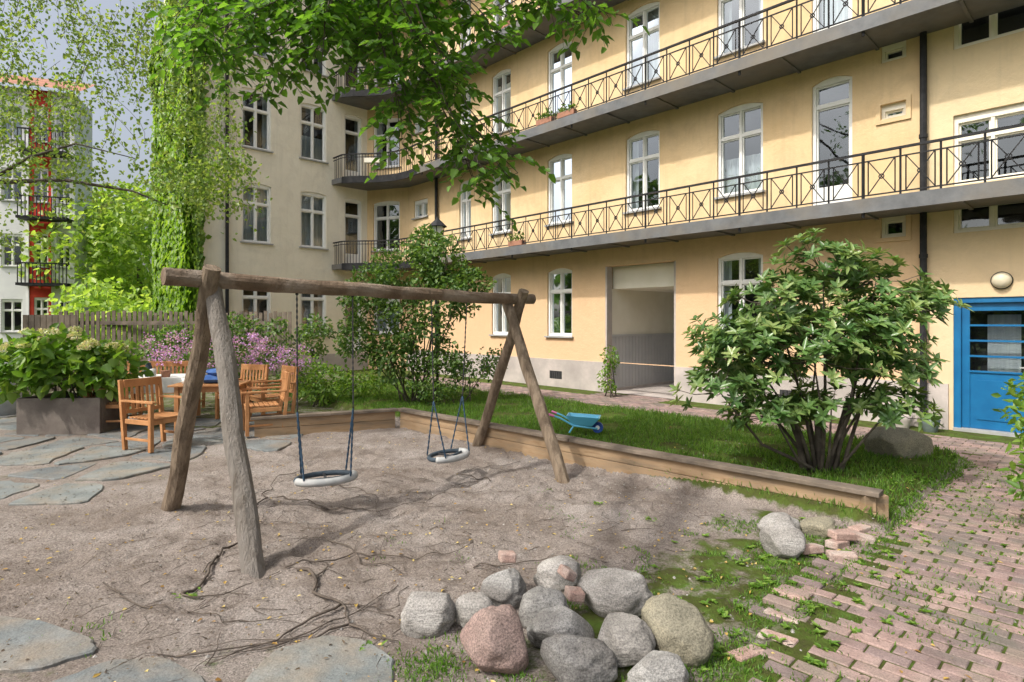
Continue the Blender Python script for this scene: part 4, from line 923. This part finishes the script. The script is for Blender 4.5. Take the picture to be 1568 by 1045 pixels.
# wheelbarrow toy
M['toyb']=nmat('toy_blue_plastic',(.10,.42,.62),(.13,.47,.68),3,.4,0,spec=.5); M['toyp']=nmat('toy_dark_blue',(.02,.06,.25),(.03,.08,.3),3,.4,0); M['pink']=nmat('toy_pink',(.6,.15,.35),(.65,.2,.4),3,.4,0)
k=MB(); k.T=Matrix.Translation((.98,8.05,.17))@Matrix.Rotation(R(-12),4,'Z'); k.mat(M['toyb'])
b4=[(-.14,-.09,.10),(.13,-.09,.10),(.13,.09,.10),(-.14,.09,.10)]; t4=[(-.22,-.15,.24),(.24,-.15,.22),(.24,.15,.22),(-.22,.15,.24)]; i4=[(-.20,-.13,.24),(.22,-.13,.22),(.22,.13,.22),(-.20,.13,.24)]; j4=[(-.12,-.07,.12),(.11,-.07,.12),(.11,.07,.12),(-.12,.07,.12)]
k.add(b4+t4+i4+j4,[(0,3,2,1)]+[(a,(a+1)%4,4+(a+1)%4,4+a) for a in range(4)]+[(4+a,4+(a+1)%4,8+(a+1)%4,8+a) for a in range(4)]+[(8+a,8+(a+1)%4,12+(a+1)%4,12+a) for a in range(4)]+[(12,13,14,15)])
for sy in (-.1,.1): k.tube([(.2,sy*.4,.06),(-.12,sy,.10),(-.3,sy*1.2,.2),(-.42,sy*1.3,.24)],.014,8); k.tube([(-.12,sy,.1),(-.18,sy,.0)],.013,8)
k.mat(M['pink']); 
for sy in (-.13,.13): k.tube([(-.38,sy,.225),(-.46,sy,.25)],.018,8)
k.mat(M['toyp']); k.tube([(.2,-.035,.075),(.2,.035,.075)],.075,16); k.mat(M['white']); k.tube([(.2,-.038,.075),(.2,.038,.075)],.03,12)
k.build('toy_wheelbarrow',bevel=.003)
for i,(s,p,r,h) in enumerate(((.62,.35,.17,.24),(.22,.4,.13,.2))):
    x,y,_=FA.p(s,p,0); k=MB(); k.mat(nmat('glazed_pot',(.10,.13,.12),(.16,.2,.18),5,.4,.1) if i==1 else M['plinth']); k.lathe((x,y,0),[(r*.65,0),(r*.9,h*.6),(r,h),(r*.88,h),(r*.8,h*.85),(0,h*.85)],20)
    o=k.build('flower_pot',smooth=True)
    P,d=blob([(x,y,h+.1,.13,.13,.12)],90,.1); leaves('plant',P,d,np.tile([0,0,1.],(len(P),1)),.07,.035,LM['hyd'],o)
# ---------------- far building on the left
fh=empty('neighbouring_house'); k=MB(); FB=Frame((-20.6,27.5),(-.94,-.34),(.34,-.94))
fo=[];fr_=[]
for zb in (1.2,4.2,7.2,10.0):
    for a in (.15,2.0,5.5,7.5): fo.append((a,a+.55 if a<1 else a+.8,zb,zb+1.5))
    fr_.append((1.02,1.58,zb,zb+1.6))
wall(k,FB,0,.86,0,12.4,[o for o in fo if o[0]<.86],M['farwhite']); wall(k,FB,.86,1.76,0,12.4,fr_,M['red']); wall(k,FB,1.76,10,0,12.4,[o for o in fo if o[0]>1.7],M['farwhite'])
k.mat(M['farwhite'])
for a in (.84,1.74): k.fbox(FB,a,a+.05,.002,.05,0,12.4)
k.mat(M['tile']); k.quad(FB.p(-.4,.5,12.4),FB.p(10,.5,12.4),FB.p(10,-2.5,13.8),FB.p(-.2,-2.5,13.8))
k.mat(M['farwhite']); k.quad(FB.p(0,0,0),FB.p(0,-2.5,0),FB.p(0,-2.5,12.4),FB.p(0,0,12.4))
k.mat(M['iron'])
for z in (3.3,6.3,9.3):
    k.fbox(FB,.0,1.9,.05,1,z,z+.12)
    for q in range(14): k.bar(FB.p(.0+q*.14,1,z+.1),FB.p(.0+q*.14,1,z+1),.03)
    k.bar(FB.p(.0,1,z+1),FB.p(1.9,1,z+1),.06)
k.build('walls',fh)
k=MB()
for o in fo+fr_: window(k,FB,*o,cols=2)
k.build('windows',fh)
# ---------------- light
el=R(50); ts=Vector((-.66,-.48,0)).normalized()*math.cos(el)+Vector((0,0,math.sin(el)))
sun=bpy.data.lights.new('sun','SUN'); sun.energy=3.2; sun.angle=R(1.5); sun.color=(1,.95,.87)
so=bpy.data.objects.new('sun',sun); scene.collection.objects.link(so); so.rotation_euler=ts.to_track_quat('Z','Y').to_euler()
w=bpy.data.worlds.new('World'); scene.world=w; w.use_nodes=True; nt=w.node_tree; bg=nt.nodes['Background']; bg.inputs[1].default_value=.15
sky=nt.nodes.new('ShaderNodeTexSky'); sky.sky_type='NISHITA'; sky.sun_disc=False; sky.sun_elevation=el; sky.sun_rotation=math.atan2(ts.x,ts.y)%(2*math.pi); sky.dust_density=7; sky.air_density=1.0; sky.ozone_density=1
hs=nt.nodes.new('ShaderNodeHueSaturation'); hs.inputs['Saturation'].default_value=.55; hs.inputs['Value'].default_value=1.45
nt.links.new(sky.outputs[0],hs.inputs['Color']); nt.links.new(hs.outputs[0],bg.inputs[0])
scene.view_settings.view_transform='Standard'; scene.view_settings.look='None'; scene.view_settings.exposure=0
# ---------------- camera
cam=bpy.data.cameras.new('camera'); cam.lens=20.53; cam.sensor_width=36; cam.shift_y=-.0195; cam.clip_end=2000; cam.clip_start=.05
co=bpy.data.objects.new('camera',cam); scene.collection.objects.link(co); co.location=(0,0,1.7); co.rotation_euler=(R(90),0,0); scene.camera=co
print('faces',sum(len(o.data.polygons) for o in scene.objects if o.type=='MESH'))
